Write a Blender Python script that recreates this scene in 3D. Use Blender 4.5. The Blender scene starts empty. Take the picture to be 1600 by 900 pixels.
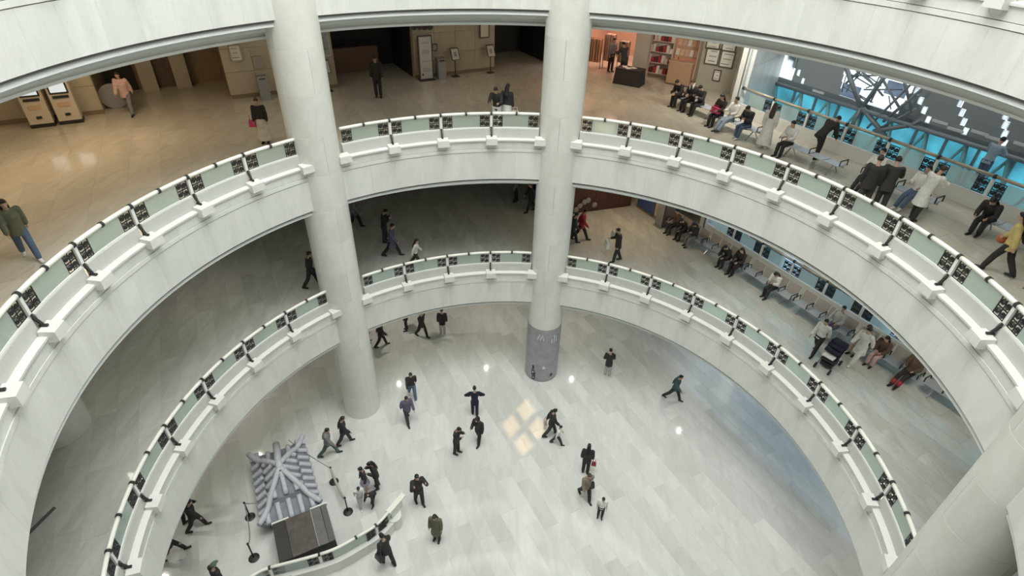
import bpy, bmesh, math, random
from mathutils import Vector, Matrix
random.seed(7)
SC = bpy.context.scene
COL = SC.collection
rad, deg = math.radians, math.degrees

# ------------------------------------------------------------------ camera
F_PX, PITCH, ROLL = 864.2, 0.62034, 0.035095
CAM = Vector((-0.364, -10.331, 19.952))
_fw = Vector((0, math.cos(PITCH), -math.sin(PITCH)))
_r = Vector((1, 0, 0)); _u = _r.cross(_fw)
_r2 = math.cos(ROLL) * _r + math.sin(ROLL) * _u
_u2 = -math.sin(ROLL) * _r + math.cos(ROLL) * _u
cd = bpy.data.cameras.new('camera'); cam = bpy.data.objects.new('camera', cd); COL.objects.link(cam)
cd.sensor_width = 36; cd.lens = F_PX / 1600 * 36; cd.clip_start = 0.05; cd.clip_end = 300
M = Matrix((_r2, _u2, -_fw)).transposed().to_4x4(); M.translation = CAM
cam.matrix_world = M
SC.camera = cam

# ------------------------------------------------------------------ world, exposure, large lights
W = bpy.data.worlds.new('overcast_sky'); SC.world = W; W.use_nodes = True
bg = W.node_tree.nodes['Background']; bg.inputs[0].default_value = (0.92, 0.97, 1.0, 1); bg.inputs[1].default_value = 2.4
vs = SC.view_settings; vs.view_transform = 'Standard'; vs.look = 'None'; vs.gamma = 1; vs.exposure = -0.10; vs.use_curve_mapping = False
SC.cycles.use_denoising = True
SC.cycles.max_bounces = 8; SC.cycles.diffuse_bounces = 5; SC.cycles.transparent_max_bounces = 12
SC.cycles.sample_clamp_indirect = 6.0; SC.cycles.caustics_reflective = False; SC.cycles.caustics_refractive = False

def area_light(name, loc, size, power, color, shape='DISK', sy=None, target=None):
    l = bpy.data.lights.new(name, 'AREA'); l.shape = shape; l.size = size; l.energy = power; l.color = color
    if sy: l.size_y = sy
    o = bpy.data.objects.new(name, l); COL.objects.link(o); o.location = loc
    if target is not None:
        o.rotation_euler = (Vector(target) - Vector(loc)).to_track_quat('-Z', 'Y').to_euler()
    return o
area_light('skylight_daylight', (0, 0, 37.5), 20.0, 9000, (0.985, 1.0, 0.965))

# ------------------------------------------------------------------ pixel helpers
def ray(u, v):
    return _fw + (u - 800) / F_PX * _r2 - (v - 450) / F_PX * _u2
def at(u, v, z):
    d = ray(u, v); t = (z - CAM.z) / d.z; return CAM + d * t
def to_px(P):
    d = Vector(P) - CAM; z = d.dot(_fw); return (800 + F_PX * d.dot(_r2) / z, 450 - F_PX * d.dot(_u2) / z, z)
N2 = Vector((.876, .482, 0)).normalized(); T2 = Vector((N2.y, -N2.x, 0))     # the building grid: N2 towards the glass side, T2 along it
NANG = deg(math.atan2(N2.y, N2.x))
def G(d, s, z=0): return N2 * d + T2 * s + Vector((0, 0, z))
def on_facade(u, v, d):
    r = ray(u, v); return CAM + r * ((d - CAM.dot(N2)) / r.dot(N2))
Z0, Z1, Z2, Z3 = 0.0, 6.07, 12.14, 18.21
LV = {0: Z0, 1: Z1, 2: Z2, 3: Z3}
def pol(R, a, z=0): return Vector((R * math.cos(rad(a)), R * math.sin(rad(a)), z))

# ------------------------------------------------------------------ mesh builder
class MB:
    def __init__(s): s.v = []; s.f = []; s.m = []
    def add(s, vs, fs, m=0):
        o = len(s.v); s.v += [tuple(x) for x in vs]; s.f += [tuple(i + o for i in f) for f in fs]; s.m += [m] * len(fs); return s
    def box(s, c, size, rz=0, m=0, R=None):
        hx, hy, hz = (x / 2 for x in size); Rm = R if R is not None else Matrix.Rotation(rz, 3, 'Z'); c = Vector(c)
        vs = [c + Rm @ Vector((x, y, z)) for z in (-hz, hz) for x, y in ((-hx, -hy), (hx, -hy), (hx, hy), (-hx, hy))]
        return s.add(vs, [(3, 2, 1, 0), (4, 5, 6, 7), (0, 1, 5, 4), (1, 2, 6, 5), (2, 3, 7, 6), (3, 0, 4, 7)], m)
    def prism(s, poly, z0, z1, m=0):
        n = len(poly); vs = [(p[0], p[1], z0) for p in poly] + [(p[0], p[1], z1) for p in poly]
        return s.add(vs, [tuple(range(n - 1, -1, -1)), tuple(range(n, 2 * n))] + [(i, (i + 1) % n, (i + 1) % n + n, i + n) for i in range(n)], m)
    def hexa(s, a, b, m=0):          # two quads (4 points each) joined
        return s.add(list(a) + list(b), [(3, 2, 1, 0), (4, 5, 6, 7), (0, 1, 5, 4), (1, 2, 6, 5), (2, 3, 7, 6), (3, 0, 4, 7)], m)
    def tube(s, pts, r, n=8, m=0, closed=False, side=None):
        pts = [Vector(p) for p in pts]; k = len(pts)
        rr = r if isinstance(r, (list, tuple)) else [r] * k
        vs = []; up = None
        for i, p in enumerate(pts):
            if closed: d = pts[(i + 1) % k] - pts[i - 1]
            else: d = pts[min(i + 1, k - 1)] - pts[max(i - 1, 0)]
            d = d.normalized() if d.length > 1e-9 else Vector((0, 0, 1))
            if side is not None: x = Vector(side)
            elif up is None: x = Vector((1, 0, 0)) if abs(d.x) < .8 else Vector((0, 1, 0))
            else: x = up
            x = (x - d * x.dot(d)).normalized(); up = x; y = d.cross(x)
            ra, rb = rr[i] if isinstance(rr[i], (list, tuple)) else (rr[i], rr[i])
            for j in range(n):
                a = 2 * math.pi * j / n; vs.append(p + x * (ra * math.cos(a)) + y * (rb * math.sin(a)))
        fs = []
        for i in range(k if closed else k - 1):
            i2 = (i + 1) % k
            for j in range(n): fs.append((i * n + j, i * n + (j + 1) % n, i2 * n + (j + 1) % n, i2 * n + j))
        if not closed: fs += [tuple(range(n - 1, -1, -1)), tuple(range((k - 1) * n, k * n))]
        return s.add(vs, fs, m)
    def lathe(s, prof, n=16, c=(0, 0, 0), m=0):
        c = Vector(c); k = len(prof); vs = []
        for r, z in prof:
            for j in range(n):
                a = 2 * math.pi * j / n; vs.append(c + Vector((r * math.cos(a), r * math.sin(a), z)))
        fs = [(i * n + j, i * n + (j + 1) % n, (i + 1) * n + (j + 1) % n, (i + 1) * n + j) for i in range(k - 1) for j in range(n)]
        fs += [tuple(range(n - 1, -1, -1)), tuple(range((k - 1) * n, k * n))]
        return s.add(vs, fs, m)
    def ell(s, c, r, n=10, k=7, R=None, m=0):
        c = Vector(c); Rm = R if R is not None else Matrix.Identity(3); vs = [c + Rm @ Vector((0, 0, -r[2]))]
        for i in range(1, k):
            t = math.pi * i / k
            for j in range(n):
                a = 2 * math.pi * j / n
                vs.append(c + Rm @ Vector((r[0] * math.sin(t) * math.cos(a), r[1] * math.sin(t) * math.sin(a), -r[2] * math.cos(t))))
        vs.append(c + Rm @ Vector((0, 0, r[2]))); L = len(vs) - 1; fs = []
        for j in range(n): fs.append((0, 1 + (j + 1) % n, 1 + j)); fs.append((L, L - n + j, L - n + (j + 1) % n))
        for i in range(k - 2):
            for j in range(n): fs.append((1 + i * n + j, 1 + i * n + (j + 1) % n, 1 + (i + 1) * n + (j + 1) % n, 1 + (i + 1) * n + j))
        return s.add(vs, fs, m)
    def arc(s, prof, a0, a1, seg, m=0, c=(0, 0)):     # closed (R,z) outline swept round the atrium's axis
        k = len(prof); vs = []
        for i in range(seg + 1):
            a = rad(a0 + (a1 - a0) * i / seg)
            for R, z in prof: vs.append((c[0] + R * math.cos(a), c[1] + R * math.sin(a), z))
        fs = [(i * k + j, i * k + (j + 1) % k, (i + 1) * k + (j + 1) % k, (i + 1) * k + j) for i in range(seg) for j in range(k)]
        if abs(abs(a1 - a0) - 360) > .01: fs += [tuple(range(k - 1, -1, -1)), tuple(range(seg * k, seg * k + k))]
        return s.add(vs, fs, m)
    def mesh(s, name, smooth=False):
        me = bpy.data.meshes.new(name); me.from_pydata(s.v, [], s.f); me.update()
        bm = bmesh.new(); bm.from_mesh(me); bmesh.ops.recalc_face_normals(bm, faces=bm.faces); bm.to_mesh(me); bm.free()
        if any(s.m): me.polygons.foreach_set('material_index', s.m)
        if smooth: me.polygons.foreach_set('use_smooth', [True] * len(me.polygons))
        return me

def obj(name, me, mats=None, parent=None, loc=None, rz=0, smooth=False, mw=None, scale=None):
    if isinstance(me, MB): me = me.mesh(name, smooth)
    mats = [] if mats is None else (mats if isinstance(mats, (list, tuple)) else [mats])
    while len(me.materials) < len(mats): me.materials.append(mats[len(me.materials)])
    o = bpy.data.objects.new(name, me); COL.objects.link(o)
    for i, mt in enumerate(mats):
        if me.materials[i] != mt: o.material_slots[i].link = 'OBJECT'; o.material_slots[i].material = mt
    if parent: o.parent = parent
    if mw is not None: o.matrix_local = mw
    else:
        if loc is not None: o.location = loc
        o.rotation_euler = (0, 0, rz)
        if scale: o.scale = scale
    return o
def tag(o, label, cat, group=None):
    o['label'] = label; o['category'] = cat
    if group: o['group'] = group
    return o
def thing(name, label, cat, loc=(0, 0, 0), rz=0, group=None):
    o = bpy.data.objects.new(name, None); COL.objects.link(o); o.location = loc; o.rotation_euler = (0, 0, rz); o.empty_display_size = .2
    return tag(o, label, cat, group)
def structure(name, me=None, mats=None, label=None):
    if me is None:
        o = bpy.data.objects.new(name, None); COL.objects.link(o)
    else: o = obj(name, me, mats)
    o['kind'] = 'structure'
    if label: o['label'] = label
    return o
def copy_tree(o, parent=None, label=None):
    c = o.copy(); COL.objects.link(c)
    if parent is not None:
        c.parent = parent; c.matrix_parent_inverse = o.matrix_parent_inverse
    if label: c['label'] = label
    for ch in list(o.children): copy_tree(ch, c)
    return c

# ------------------------------------------------------------------ materials
_mats = {}
def mat(name, col, rough=.6, metal=0, emit=0, spec=.5, vary=0, noise=0, nscale=6, bump=0):
    if name in _mats: return _mats[name]
    m = bpy.data.materials.new(name); m.use_nodes = True; nt = m.node_tree; b = nt.nodes['Principled BSDF']
    b.inputs['Roughness'].default_value = rough; b.inputs['Metallic'].default_value = metal; b.inputs['Specular IOR Level'].default_value = spec
    c4 = (*col, 1); b.inputs['Base Color'].default_value = c4
    src = None
    if noise:
        tc = nt.nodes.new('ShaderNodeTexCoord'); nz = nt.nodes.new('ShaderNodeTexNoise'); nz.inputs['Scale'].default_value = nscale; nz.inputs['Detail'].default_value = 3
        nt.links.new(tc.outputs['Object'], nz.inputs['Vector'])
        rp = nt.nodes.new('ShaderNodeMapRange'); rp.inputs[1].default_value = .3; rp.inputs[2].default_value = .7; rp.inputs[3].default_value = 1 - noise; rp.inputs[4].default_value = 1 + noise
        nt.links.new(nz.outputs['Fac'], rp.inputs[0]); src = rp.outputs[0]
        if bump:
            bp = nt.nodes.new('ShaderNodeBump'); bp.inputs['Strength'].default_value = bump; bp.inputs['Distance'].default_value = .01
            nt.links.new(nz.outputs['Fac'], bp.inputs['Height']); nt.links.new(bp.outputs['Normal'], b.inputs['Normal'])
    if vary:
        oi = nt.nodes.new('ShaderNodeObjectInfo'); rp = nt.nodes.new('ShaderNodeMapRange'); rp.inputs[3].default_value = 1 - vary; rp.inputs[4].default_value = 1 + vary
        nt.links.new(oi.outputs['Random'], rp.inputs[0])
        if src:
            mu = nt.nodes.new('ShaderNodeMath'); mu.operation = 'MULTIPLY'; nt.links.new(src, mu.inputs[0]); nt.links.new(rp.outputs[0], mu.inputs[1]); src = mu.outputs[0]
        else: src = rp.outputs[0]
    if src:
        mx = nt.nodes.new('ShaderNodeVectorMath'); mx.operation = 'SCALE'; mx.inputs[0].default_value = col
        nt.links.new(src, mx.inputs['Scale']); nt.links.new(mx.outputs[0], b.inputs['Base Color'])
    if emit:
        b.inputs['Emission Color'].default_value = c4; b.inputs['Emission Strength'].default_value = emit
    _mats[name] = m; return m

def marble(name, base, vein, rough=.35, scale=1.0, stretch=(1, 1, .35), tile=0.0, amount=.5, spec=.5):
    if name in _mats: return _mats[name]
    m = bpy.data.materials.new(name); m.use_nodes = True; nt = m.node_tree; L = nt.links; b = nt.nodes['Principled BSDF']
    ge = nt.nodes.new('ShaderNodeNewGeometry'); mp = nt.nodes.new('ShaderNodeMapping'); mp.inputs['Scale'].default_value = tuple(scale * x for x in stretch)
    mp.inputs['Rotation'].default_value = (rad(14), rad(9), rad(NANG))
    oi = nt.nodes.new('ShaderNodeObjectInfo')
    of = nt.nodes.new('ShaderNodeVectorMath'); of.operation = 'SCALE'; of.inputs[0].default_value = (31, 17, 23); L.new(oi.outputs['Random'], of.inputs['Scale'])
    ad = nt.nodes.new('ShaderNodeVectorMath'); L.new(ge.outputs['Position'], mp.inputs['Vector']); L.new(mp.outputs[0], ad.inputs[0]); L.new(of.outputs[0], ad.inputs[1])
    n1 = nt.nodes.new('ShaderNodeTexNoise'); n1.inputs['Scale'].default_value = 1.6; n1.inputs['Detail'].default_value = 5; n1.inputs['Distortion'].default_value = 1.4
    L.new(ad.outputs[0], n1.inputs['Vector'])
    r1 = nt.nodes.new('ShaderNodeMapRange'); r1.inputs[1].default_value = .35; r1.inputs[2].default_value = .72; L.new(n1.outputs['Fac'], r1.inputs[0])
    n2 = nt.nodes.new('ShaderNodeTexNoise'); n2.inputs['Scale'].default_value = 5.5; n2.inputs['Detail'].default_value = 3; n2.inputs['Distortion'].default_value = 2.5; L.new(ad.outputs[0], n2.inputs['Vector'])
    ab = nt.nodes.new('ShaderNodeMath'); ab.operation = 'SUBTRACT'; ab.inputs[1].default_value = .5; L.new(n2.outputs['Fac'], ab.inputs[0])
    ab2 = nt.nodes.new('ShaderNodeMath'); ab2.operation = 'ABSOLUTE'; L.new(ab.outputs[0], ab2.inputs[0])
    r2 = nt.nodes.new('ShaderNodeMapRange'); r2.inputs[1].default_value = 0; r2.inputs[2].default_value = .05; r2.inputs[3].default_value = .35; r2.inputs[4].default_value = 0; L.new(ab2.outputs[0], r2.inputs[0])
    su = nt.nodes.new('ShaderNodeMath'); su.operation = 'ADD'; su.use_clamp = True; L.new(r1.outputs[0], su.inputs[0]); L.new(r2.outputs[0], su.inputs[1])
    am = nt.nodes.new('ShaderNodeMath'); am.operation = 'MULTIPLY'; am.inputs[1].default_value = amount; L.new(su.outputs[0], am.inputs[0])
    mx = nt.nodes.new('ShaderNodeMix'); mx.data_type = 'RGBA'; mx.inputs[6].default_value = (*base, 1); mx.inputs[7].default_value = (*vein, 1); L.new(am.outputs[0], mx.inputs[0])
    out = mx.outputs[2]
    if tile:
        rp = nt.nodes.new('ShaderNodeMapRange'); rp.inputs[3].default_value = 1 - tile; rp.inputs[4].default_value = 1 + tile; L.new(oi.outputs['Random'], rp.inputs[0])
        sc = nt.nodes.new('ShaderNodeVectorMath'); sc.operation = 'SCALE'; L.new(out, sc.inputs[0]); L.new(rp.outputs[0], sc.inputs['Scale']); out = sc.outputs[0]
    L.new(out, b.inputs['Base Color']); b.inputs['Roughness'].default_value = rough; b.inputs['Specular IOR Level'].default_value = spec
    _mats[name] = m; return m

def glass(name, tint, gloss=.08, gcol=(1, 1, 1), body=0):
    if name in _mats: return _mats[name]
    m = bpy.data.materials.new(name); m.use_nodes = True; nt = m.node_tree; nt.nodes.remove(nt.nodes['Principled BSDF']); out = nt.nodes['Material Output']
    t = nt.nodes.new('ShaderNodeBsdfTransparent'); t.inputs[0].default_value = (*tint, 1)
    g = nt.nodes.new('ShaderNodeBsdfGlossy'); g.inputs[0].default_value = (*gcol, 1); g.inputs['Roughness'].default_value = .03
    lw = nt.nodes.new('ShaderNodeLayerWeight'); lw.inputs[0].default_value = .3
    mr = nt.nodes.new('ShaderNodeMapRange'); mr.inputs[3].default_value = gloss; mr.inputs[4].default_value = .9; nt.links.new(lw.outputs['Fresnel'], mr.inputs[0])
    x = nt.nodes.new('ShaderNodeMixShader'); nt.links.new(mr.outputs[0], x.inputs[0]); nt.links.new(t.outputs[0], x.inputs[1]); nt.links.new(g.outputs[0], x.inputs[2]); nt.links.new(x.outputs[0], out.inputs[0])
    if body:
        df = nt.nodes.new('ShaderNodeBsdfDiffuse'); df.inputs[0].default_value = (.90, .97, .93, 1); tl = nt.nodes.new('ShaderNodeBsdfTranslucent'); tl.inputs[0].default_value = (.90, .97, .93, 1)
        y0 = nt.nodes.new('ShaderNodeMixShader'); y0.inputs[0].default_value = .5; nt.links.new(df.outputs[0], y0.inputs[1]); nt.links.new(tl.outputs[0], y0.inputs[2])
        y = nt.nodes.new('ShaderNodeMixShader'); y.inputs[0].default_value = body; nt.links.new(x.outputs[0], y.inputs[1]); nt.links.new(y0.outputs[0], y.inputs[2]); nt.links.new(y.outputs[0], out.inputs[0])
    _mats[name] = m; return m
def frosted(name, col, var=.0, gloss=.08):
    if name in _mats: return _mats[name]
    m = bpy.data.materials.new(name); m.use_nodes = True; nt = m.node_tree; nt.nodes.remove(nt.nodes['Principled BSDF']); out = nt.nodes['Material Output']
    t = nt.nodes.new('ShaderNodeBsdfTranslucent'); t.inputs[0].default_value = (*col, 1)
    if var:
        oi = nt.nodes.new('ShaderNodeObjectInfo'); ge = nt.nodes.new('ShaderNodeNewGeometry'); nz = nt.nodes.new('ShaderNodeTexNoise'); nz.inputs['Scale'].default_value = .9; nz.inputs['Detail'].default_value = 4
        nt.links.new(ge.outputs['Position'], nz.inputs['Vector'])
        rp = nt.nodes.new('ShaderNodeMapRange'); rp.inputs[1].default_value = .3; rp.inputs[2].default_value = .7; rp.inputs[3].default_value = 1 - var; rp.inputs[4].default_value = 1.0; nt.links.new(nz.outputs['Fac'], rp.inputs[0])
        sc = nt.nodes.new('ShaderNodeVectorMath'); sc.operation = 'SCALE'; sc.inputs[0].default_value = col; nt.links.new(rp.outputs[0], sc.inputs['Scale']); nt.links.new(sc.outputs[0], t.inputs[0])
    g = nt.nodes.new('ShaderNodeBsdfGlossy'); g.inputs['Roughness'].default_value = .05
    x = nt.nodes.new('ShaderNodeMixShader'); x.inputs[0].default_value = gloss; nt.links.new(t.outputs[0], x.inputs[1]); nt.links.new(g.outputs[0], x.inputs[2]); nt.links.new(x.outputs[0], out.inputs[0])
    _mats[name] = m; return m

STONE = marble('white_marble', (.80, .815, .785), (.60, .615, .58), .42, .75, (1, 1, .3), .02, .45)
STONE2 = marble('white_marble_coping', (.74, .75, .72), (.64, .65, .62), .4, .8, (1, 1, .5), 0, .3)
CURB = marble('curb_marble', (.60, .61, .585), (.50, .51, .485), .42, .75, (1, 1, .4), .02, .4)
COLM = marble('column_marble', (.78, .785, .745), (.62, .62, .575), .38, .8, (1, 1, .4), .03, .5)
FLOOR0 = marble('ground_marble', (.73, .74, .72), (.56, .57, .54), .06, .55, (1.6, .35, 1), .085, .55, 1.0)
FLOOR1 = marble('mezzanine_marble', (.66, .67, .63), (.44, .44, .40), .06, .55, (1.6, .35, 1), .06, .6, 1.0)
FLOOR2 = marble('upper_marble', (.62, .59, .51), (.43, .40, .33), .12, .55, (1.6, .35, 1), .06, .55)
GROUT = mat('floor_joint', (.42, .41, .37), .5)
WALLB = marble('beige_wall_stone', (.52, .47, .37), (.38, .33, .25), .4, .6, (1, 1, .6), .05, .5)
WALLW = marble('pale_wall_marble', (.72, .74, .72), (.48, .50, .49), .35, .6, (1, 1, .25), .02, .65)
PLASTER = mat('ceiling_plaster', (.62, .60, .55), .8)
MOULD = mat('painted_moulding', (.76, .79, .78), .5)
DARKGAP = mat('shadow_gap_metal', (.13, .13, .125), .6)
RAILW = mat('cream_rail_enamel', (.87, .86, .79), .25)
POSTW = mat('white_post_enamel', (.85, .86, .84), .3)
IRON = mat('black_iron', (.035, .037, .036), .45, .3)
STEEL = mat('brushed_steel', (.55, .57, .60), .3, .9)
RGLASS = glass('rail_glass', (.82, .94, .89), .05, body=.46)
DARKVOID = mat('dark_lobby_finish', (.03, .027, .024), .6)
BROWN = mat('brown_panel', (.16, .10, .07), .5, noise=.15)

# ------------------------------------------------------------------ plan of the outer walls
u1 = Vector((math.cos(rad(30)), math.sin(rad(30)), 0)); n1 = Vector((-u1.y, u1.x, 0))        # far left wall
u3 = Vector((math.cos(rad(-30)), math.sin(rad(-30)), 0)); n3 = Vector((-u3.y, u3.x, 0))      # far right wall
def W1(a, d=18.9, z=0): return u1 * a + n1 * d + Vector((0, 0, z))
APEX = Vector((1.55, 22.72, 0)); CB = Vector((10.14, 18.0, 0)); CA = G(15.55, -8.5); CR = G(15.55, 9.0)
PLAN = [APEX, W1(-15.5), Vector((-21, -4, 0)), Vector((-16, -12, 0)), Vector((-8, -16, 0)), Vector((8, -16, 0)), Vector((16.3, -8, 0)), CR, CA, CB]
def outr(a):
    d = Vector((math.cos(rad(a)), math.sin(rad(a)))); best = 99
    for i in range(len(PLAN)):
        p, q = PLAN[i].xy, PLAN[(i + 1) % len(PLAN)].xy; e = q - p; den = d.x * e.y - d.y * e.x
        if abs(den) < 1e-9: continue
        t = (p.x * e.y - p.y * e.x) / den; w = (p.x * d.y - p.y * d.x) / den
        if t > 0 and -1e-6 <= w <= 1 + 1e-6: best = min(best, t)
    return best
ANG = sorted(set([round(i * 2.5, 3) for i in range(144)] + [round(deg(math.atan2(p.y, p.x)) % 360, 3) for p in PLAN]))
def annulus(rin, z0, z1, extra=0.0):
    mb = MB(); n = len(ANG)
    for z in (z0, z1):
        for a in ANG: mb.v.append(tuple(pol(rin, a, z)))
        for a in ANG: mb.v.append(tuple(pol(outr(a) + extra, a, z)))
    for i in range(n):
        j = (i + 1) % n; a, b = i, j; c, d = n + j, n + i; o = 2 * n
        mb.f += [(a, b, c, d), (a + o, d + o, c + o, b + o), (a, a + o, b + o, b), (d, c, c + o, d + o)]
    mb.m = [0] * len(mb.f); return mb

# ------------------------------------------------------------------ rings: posts at these angles
A0, BAY, GAP = 137.264, 10.5743, -2.6849
def ang(i): return A0 - BAY * i - GAP * ((i > 0) + (i > 5) + (i > 15))
IDX = list(range(-9, 26)); COLADJ = {0, 1, 5, 6, 15, 16, 25, -9}
COLS = [(133.7, 'c'), (83.05, 'c'), (-19.9, 'c'), (236.4, 'c')]
RINGS = [(Z1, 'mezzanine'), (Z2, 'upper'), (Z3, 'top')]
SMO = {}
for zf, nm in RINGS:
    zr = zf + .2
    par = structure('wall_%s_gallery_edge' % nm, label='curved white marble fascia of the %s gallery' % nm)
    # continuous core behind the cladding
    core = obj('slab_core', MB().arc([(10.13, zr - 1.57), (10.13, zr - .21), (10.3, zr - .21), (11.45, zr - .21), (11.45, zr - 2.02), (10.5, zr - 1.57)], 0, 360, 144), PLASTER, par, smooth=False)
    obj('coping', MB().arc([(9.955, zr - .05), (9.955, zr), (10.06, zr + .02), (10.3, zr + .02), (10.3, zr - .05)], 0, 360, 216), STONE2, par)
    obj('band', MB().arc([(9.985, zr - .48), (9.985, zr - .355), (10.13, zr - .355), (10.13, zr - .48)], 0, 360, 216), STONE, par)
    ga = [ang(i) for i in IDX]
    cells = []
    for k in range(len(ga)):
        a, b = ga[k], ga[(k + 1) % len(ga)]
        if k == len(ga) - 1: b -= 360
        m_ = (a + b) / 2
        cells += [(a, m_), (m_, b)] if a - b > 9 else [(a, b)]
    for a, b in cells:
        w = .006
        obj('fascia_panel', MB().arc([(10.0, zr - 1.6), (10.0, zr - .5), (10.11, zr - .5), (10.11, zr - 1.6)], a - w, b + w, 6), STONE, par)
        obj('frieze_panel', MB().arc([(10.005, zr - .34), (10.005, zr - .06), (10.11, zr - .06), (10.11, zr - .34)], a - w, b + w, 6), STONE, par)
    # stepped moulding under the fascia
    tr = structure('trim_%s_soffit' % nm, label='stepped grey moulding under the curved fascia')
    obj('shadow_gap', MB().arc([(10.05, zr - 1.66), (10.05, zr - 1.59), (10.5, zr - 1.59), (10.5, zr - 1.66)], 0, 360, 180), DARKGAP, tr)
    obj('moulding', MB().arc([(10.07, zr - 1.78), (10.12, zr - 1.66), (10.55, zr - 1.66), (10.55, zr - 1.78)], 0, 360, 216), MOULD, tr)
    obj('moulding', MB().arc([(10.40, zr - 1.95), (10.48, zr - 1.78), (10.9, zr - 1.78), (10.9, zr - 1.95)], 0, 360, 180), MOULD, tr)
    obj('moulding', MB().arc([(10.78, zr - 2.10), (10.9, zr - 1.95), (11.3, zr - 1.95), (11.3, zr - 2.10)], 0, 360, 180), MOULD, tr)
    obj('lip', MB().arc([(11.05, zr - 2.28), (11.0, zr - 2.20), (11.2, zr - 2.1), (11.6, zr - 2.1), (11.6, zr - 2.28)], 0, 360, 180), mat('white_lip_paint', (.82, .85, .85), .5), tr)
    # curb panels between the posts and the stone blocks under the posts
    for k in range(len(ga)):
        a, b = ga[k], ga[(k + 1) % len(ga)]
        if k == len(ga) - 1: b -= 360
        wa = .42
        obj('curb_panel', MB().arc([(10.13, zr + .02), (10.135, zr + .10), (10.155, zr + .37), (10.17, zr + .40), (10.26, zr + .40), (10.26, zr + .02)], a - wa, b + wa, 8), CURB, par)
    bm_ = MB()
    bm_.hexa([(-.20, -.02, .13), (.20, -.02, .13), (.20, -.33, .10), (-.20, -.33, .10)], [(-.22, -.02, -.16), (.22, -.02, -.16), (.22, -.35, -.13), (-.22, -.35, -.13)])
    bm_.hexa([(-.13, -.02, -.16), (.13, -.02, -.16), (.13, -.24, -.15), (-.13, -.24, -.15)], [(-.08, -.02, -.30), (.08, -.02, -.30), (.08, -.12, -.27), (-.08, -.12, -.27)])
    if 'block' not in SMO: SMO['block'] = bm_.mesh('stone_block')
    for i in IDX:
        a = ang(i)
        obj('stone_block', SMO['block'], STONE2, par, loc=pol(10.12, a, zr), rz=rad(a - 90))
    # floor slab and ceiling of the gallery
fl = {}
for zf, nm, fm in ((Z1, 'mezzanine', FLOOR1), (Z2, 'upper', FLOOR2), (Z3, 'top', FLOOR2)):
    fl[zf] = structure('floor_' + nm, annulus(10.28, zf - .12, zf - .003), fm, 'marble floor of the %s gallery' % nm)
for zf, nm in ((Z0, 'ground'), (Z1, 'mezzanine'), (Z2, 'upper')):
    structure('ceiling_' + nm, annulus(11.5, zf + 3.98, zf + 4.1), PLASTER, 'plain plaster ceiling above the %s floor' % nm)
gp = MB().prism([(p.x * 1.6, p.y * 1.6) for p in reversed(PLAN)], -.12, -.003)
fl[Z0] = structure('floor_ground', gp, FLOOR0, 'pale marble ground floor of the atrium')

# floor tiles: strips along T2
RINGZ = [z + .2 for z in (Z1, Z2, Z3)]
def hidden(P):
    d = Vector(P) - CAM; A = d.x ** 2 + d.y ** 2; B = 2 * (CAM.x * d.x + CAM.y * d.y); Cc = CAM.x ** 2 + CAM.y ** 2 - 100
    D = B * B - 4 * A * Cc
    if D < 0: return False
    t = (-B + math.sqrt(D)) / (2 * A)
    if not 0 < t < 1: return False
    z = CAM.z + t * d.z
    return any(zr - 1.8 < z < zr + .4 for zr in RINGZ)
def tiles(zf, parent, m, inside, w=.62, l=2.3):
    cand = []
    for i in range(-40, 40):
        off = (i * .377 + .19 * ((i * i) % 3)) % 1
        for j in range(-18, 18):
            d, s = (i + .5) * w, (j + off) * l; P = G(d, s, zf)
            if not inside(P): continue
            u, v, zz = to_px(P)
            if zz < 1 or not (-60 < u < 1660 and -60 < v < 960) or hidden(P): continue
            cand.append((w * l / zz ** 3 * (CAM.z - zf), d, s))
    cand.sort(reverse=True)
    me = MB().box((0, 0, 0), (w - .006, l - .006, .006)).mesh('tile')
    rzz = rad(NANG)
    for k, (q, d, s) in enumerate(cand[:300]):
        obj('tile', me, m, parent, loc=G(d, s, zf), rz=rzz)
    if len(cand) > 300:
        mb = MB()
        for q, d, s in cand[300:]: mb.box(G(d, s, zf), (w - .006, l - .006, .006), rzz)
        o = obj('tile_field', mb, m, parent); o['kind'] = 'stuff'
CXY = [pol(10.45, a).xy for a, _ in COLS]
def inr(P, r0, m=.75):
    r = P.xy.length; a = deg(math.atan2(P.y, P.x))
    if r < r0 or r > outr(a) - m: return False
    return True
tiles(Z0, fl[Z0], FLOOR0, lambda P: P.xy.length < 15.5)
tiles(Z1, fl[Z1], FLOOR1, lambda P: inr(P, 11.1))
tiles(Z2, fl[Z2], FLOOR2, lambda P: inr(P, 11.1), .93, 1.5)

# ------------------------------------------------------------------ columns
def column(a, z0, z1, R, r, label, name='round_column'):
    c = pol(R, a); t = thing(name, label, 'column', (c.x, c.y, z0)); h = 1.3; n = int(round((z1 - z0) / h)); h = (z1 - z0) / n
    key = ('drum', r, round(h, 3))
    if key not in SMO:
        prof = [(0.02, 0.0), (r - .008, 0), (r, .008), (r, h - .008), (r - .008, h), (.02, h)]
        SMO[key] = MB().arc(prof, .25, 179.75, 20).mesh('drum_half', True); SMO[key].set_sharp_from_angle(angle=rad(30))
    for k in range(n):
        for q in (0, 180): obj('drum_half', SMO[key], COLM, t, loc=(0, 0, k * h), rz=rad(q + (a - 90) + (90 if k % 2 else 20)))
    return t
column(COLS[0][0], 0, 24, 10.45, .80, 'tall white marble column left of centre, between the two long railing arcs')
column(COLS[1][0], 0, 24, 10.45, .80, 'tall white marble column at centre, its foot wrapped in a grey poster')
column(COLS[2][0], 0, 24, 10.45, .80, 'thick pale marble column at the lower right corner')
column(COLS[3][0], 0, 24, 10.45, .80, 'tall white marble column beside the viewer, out of the picture')
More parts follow.
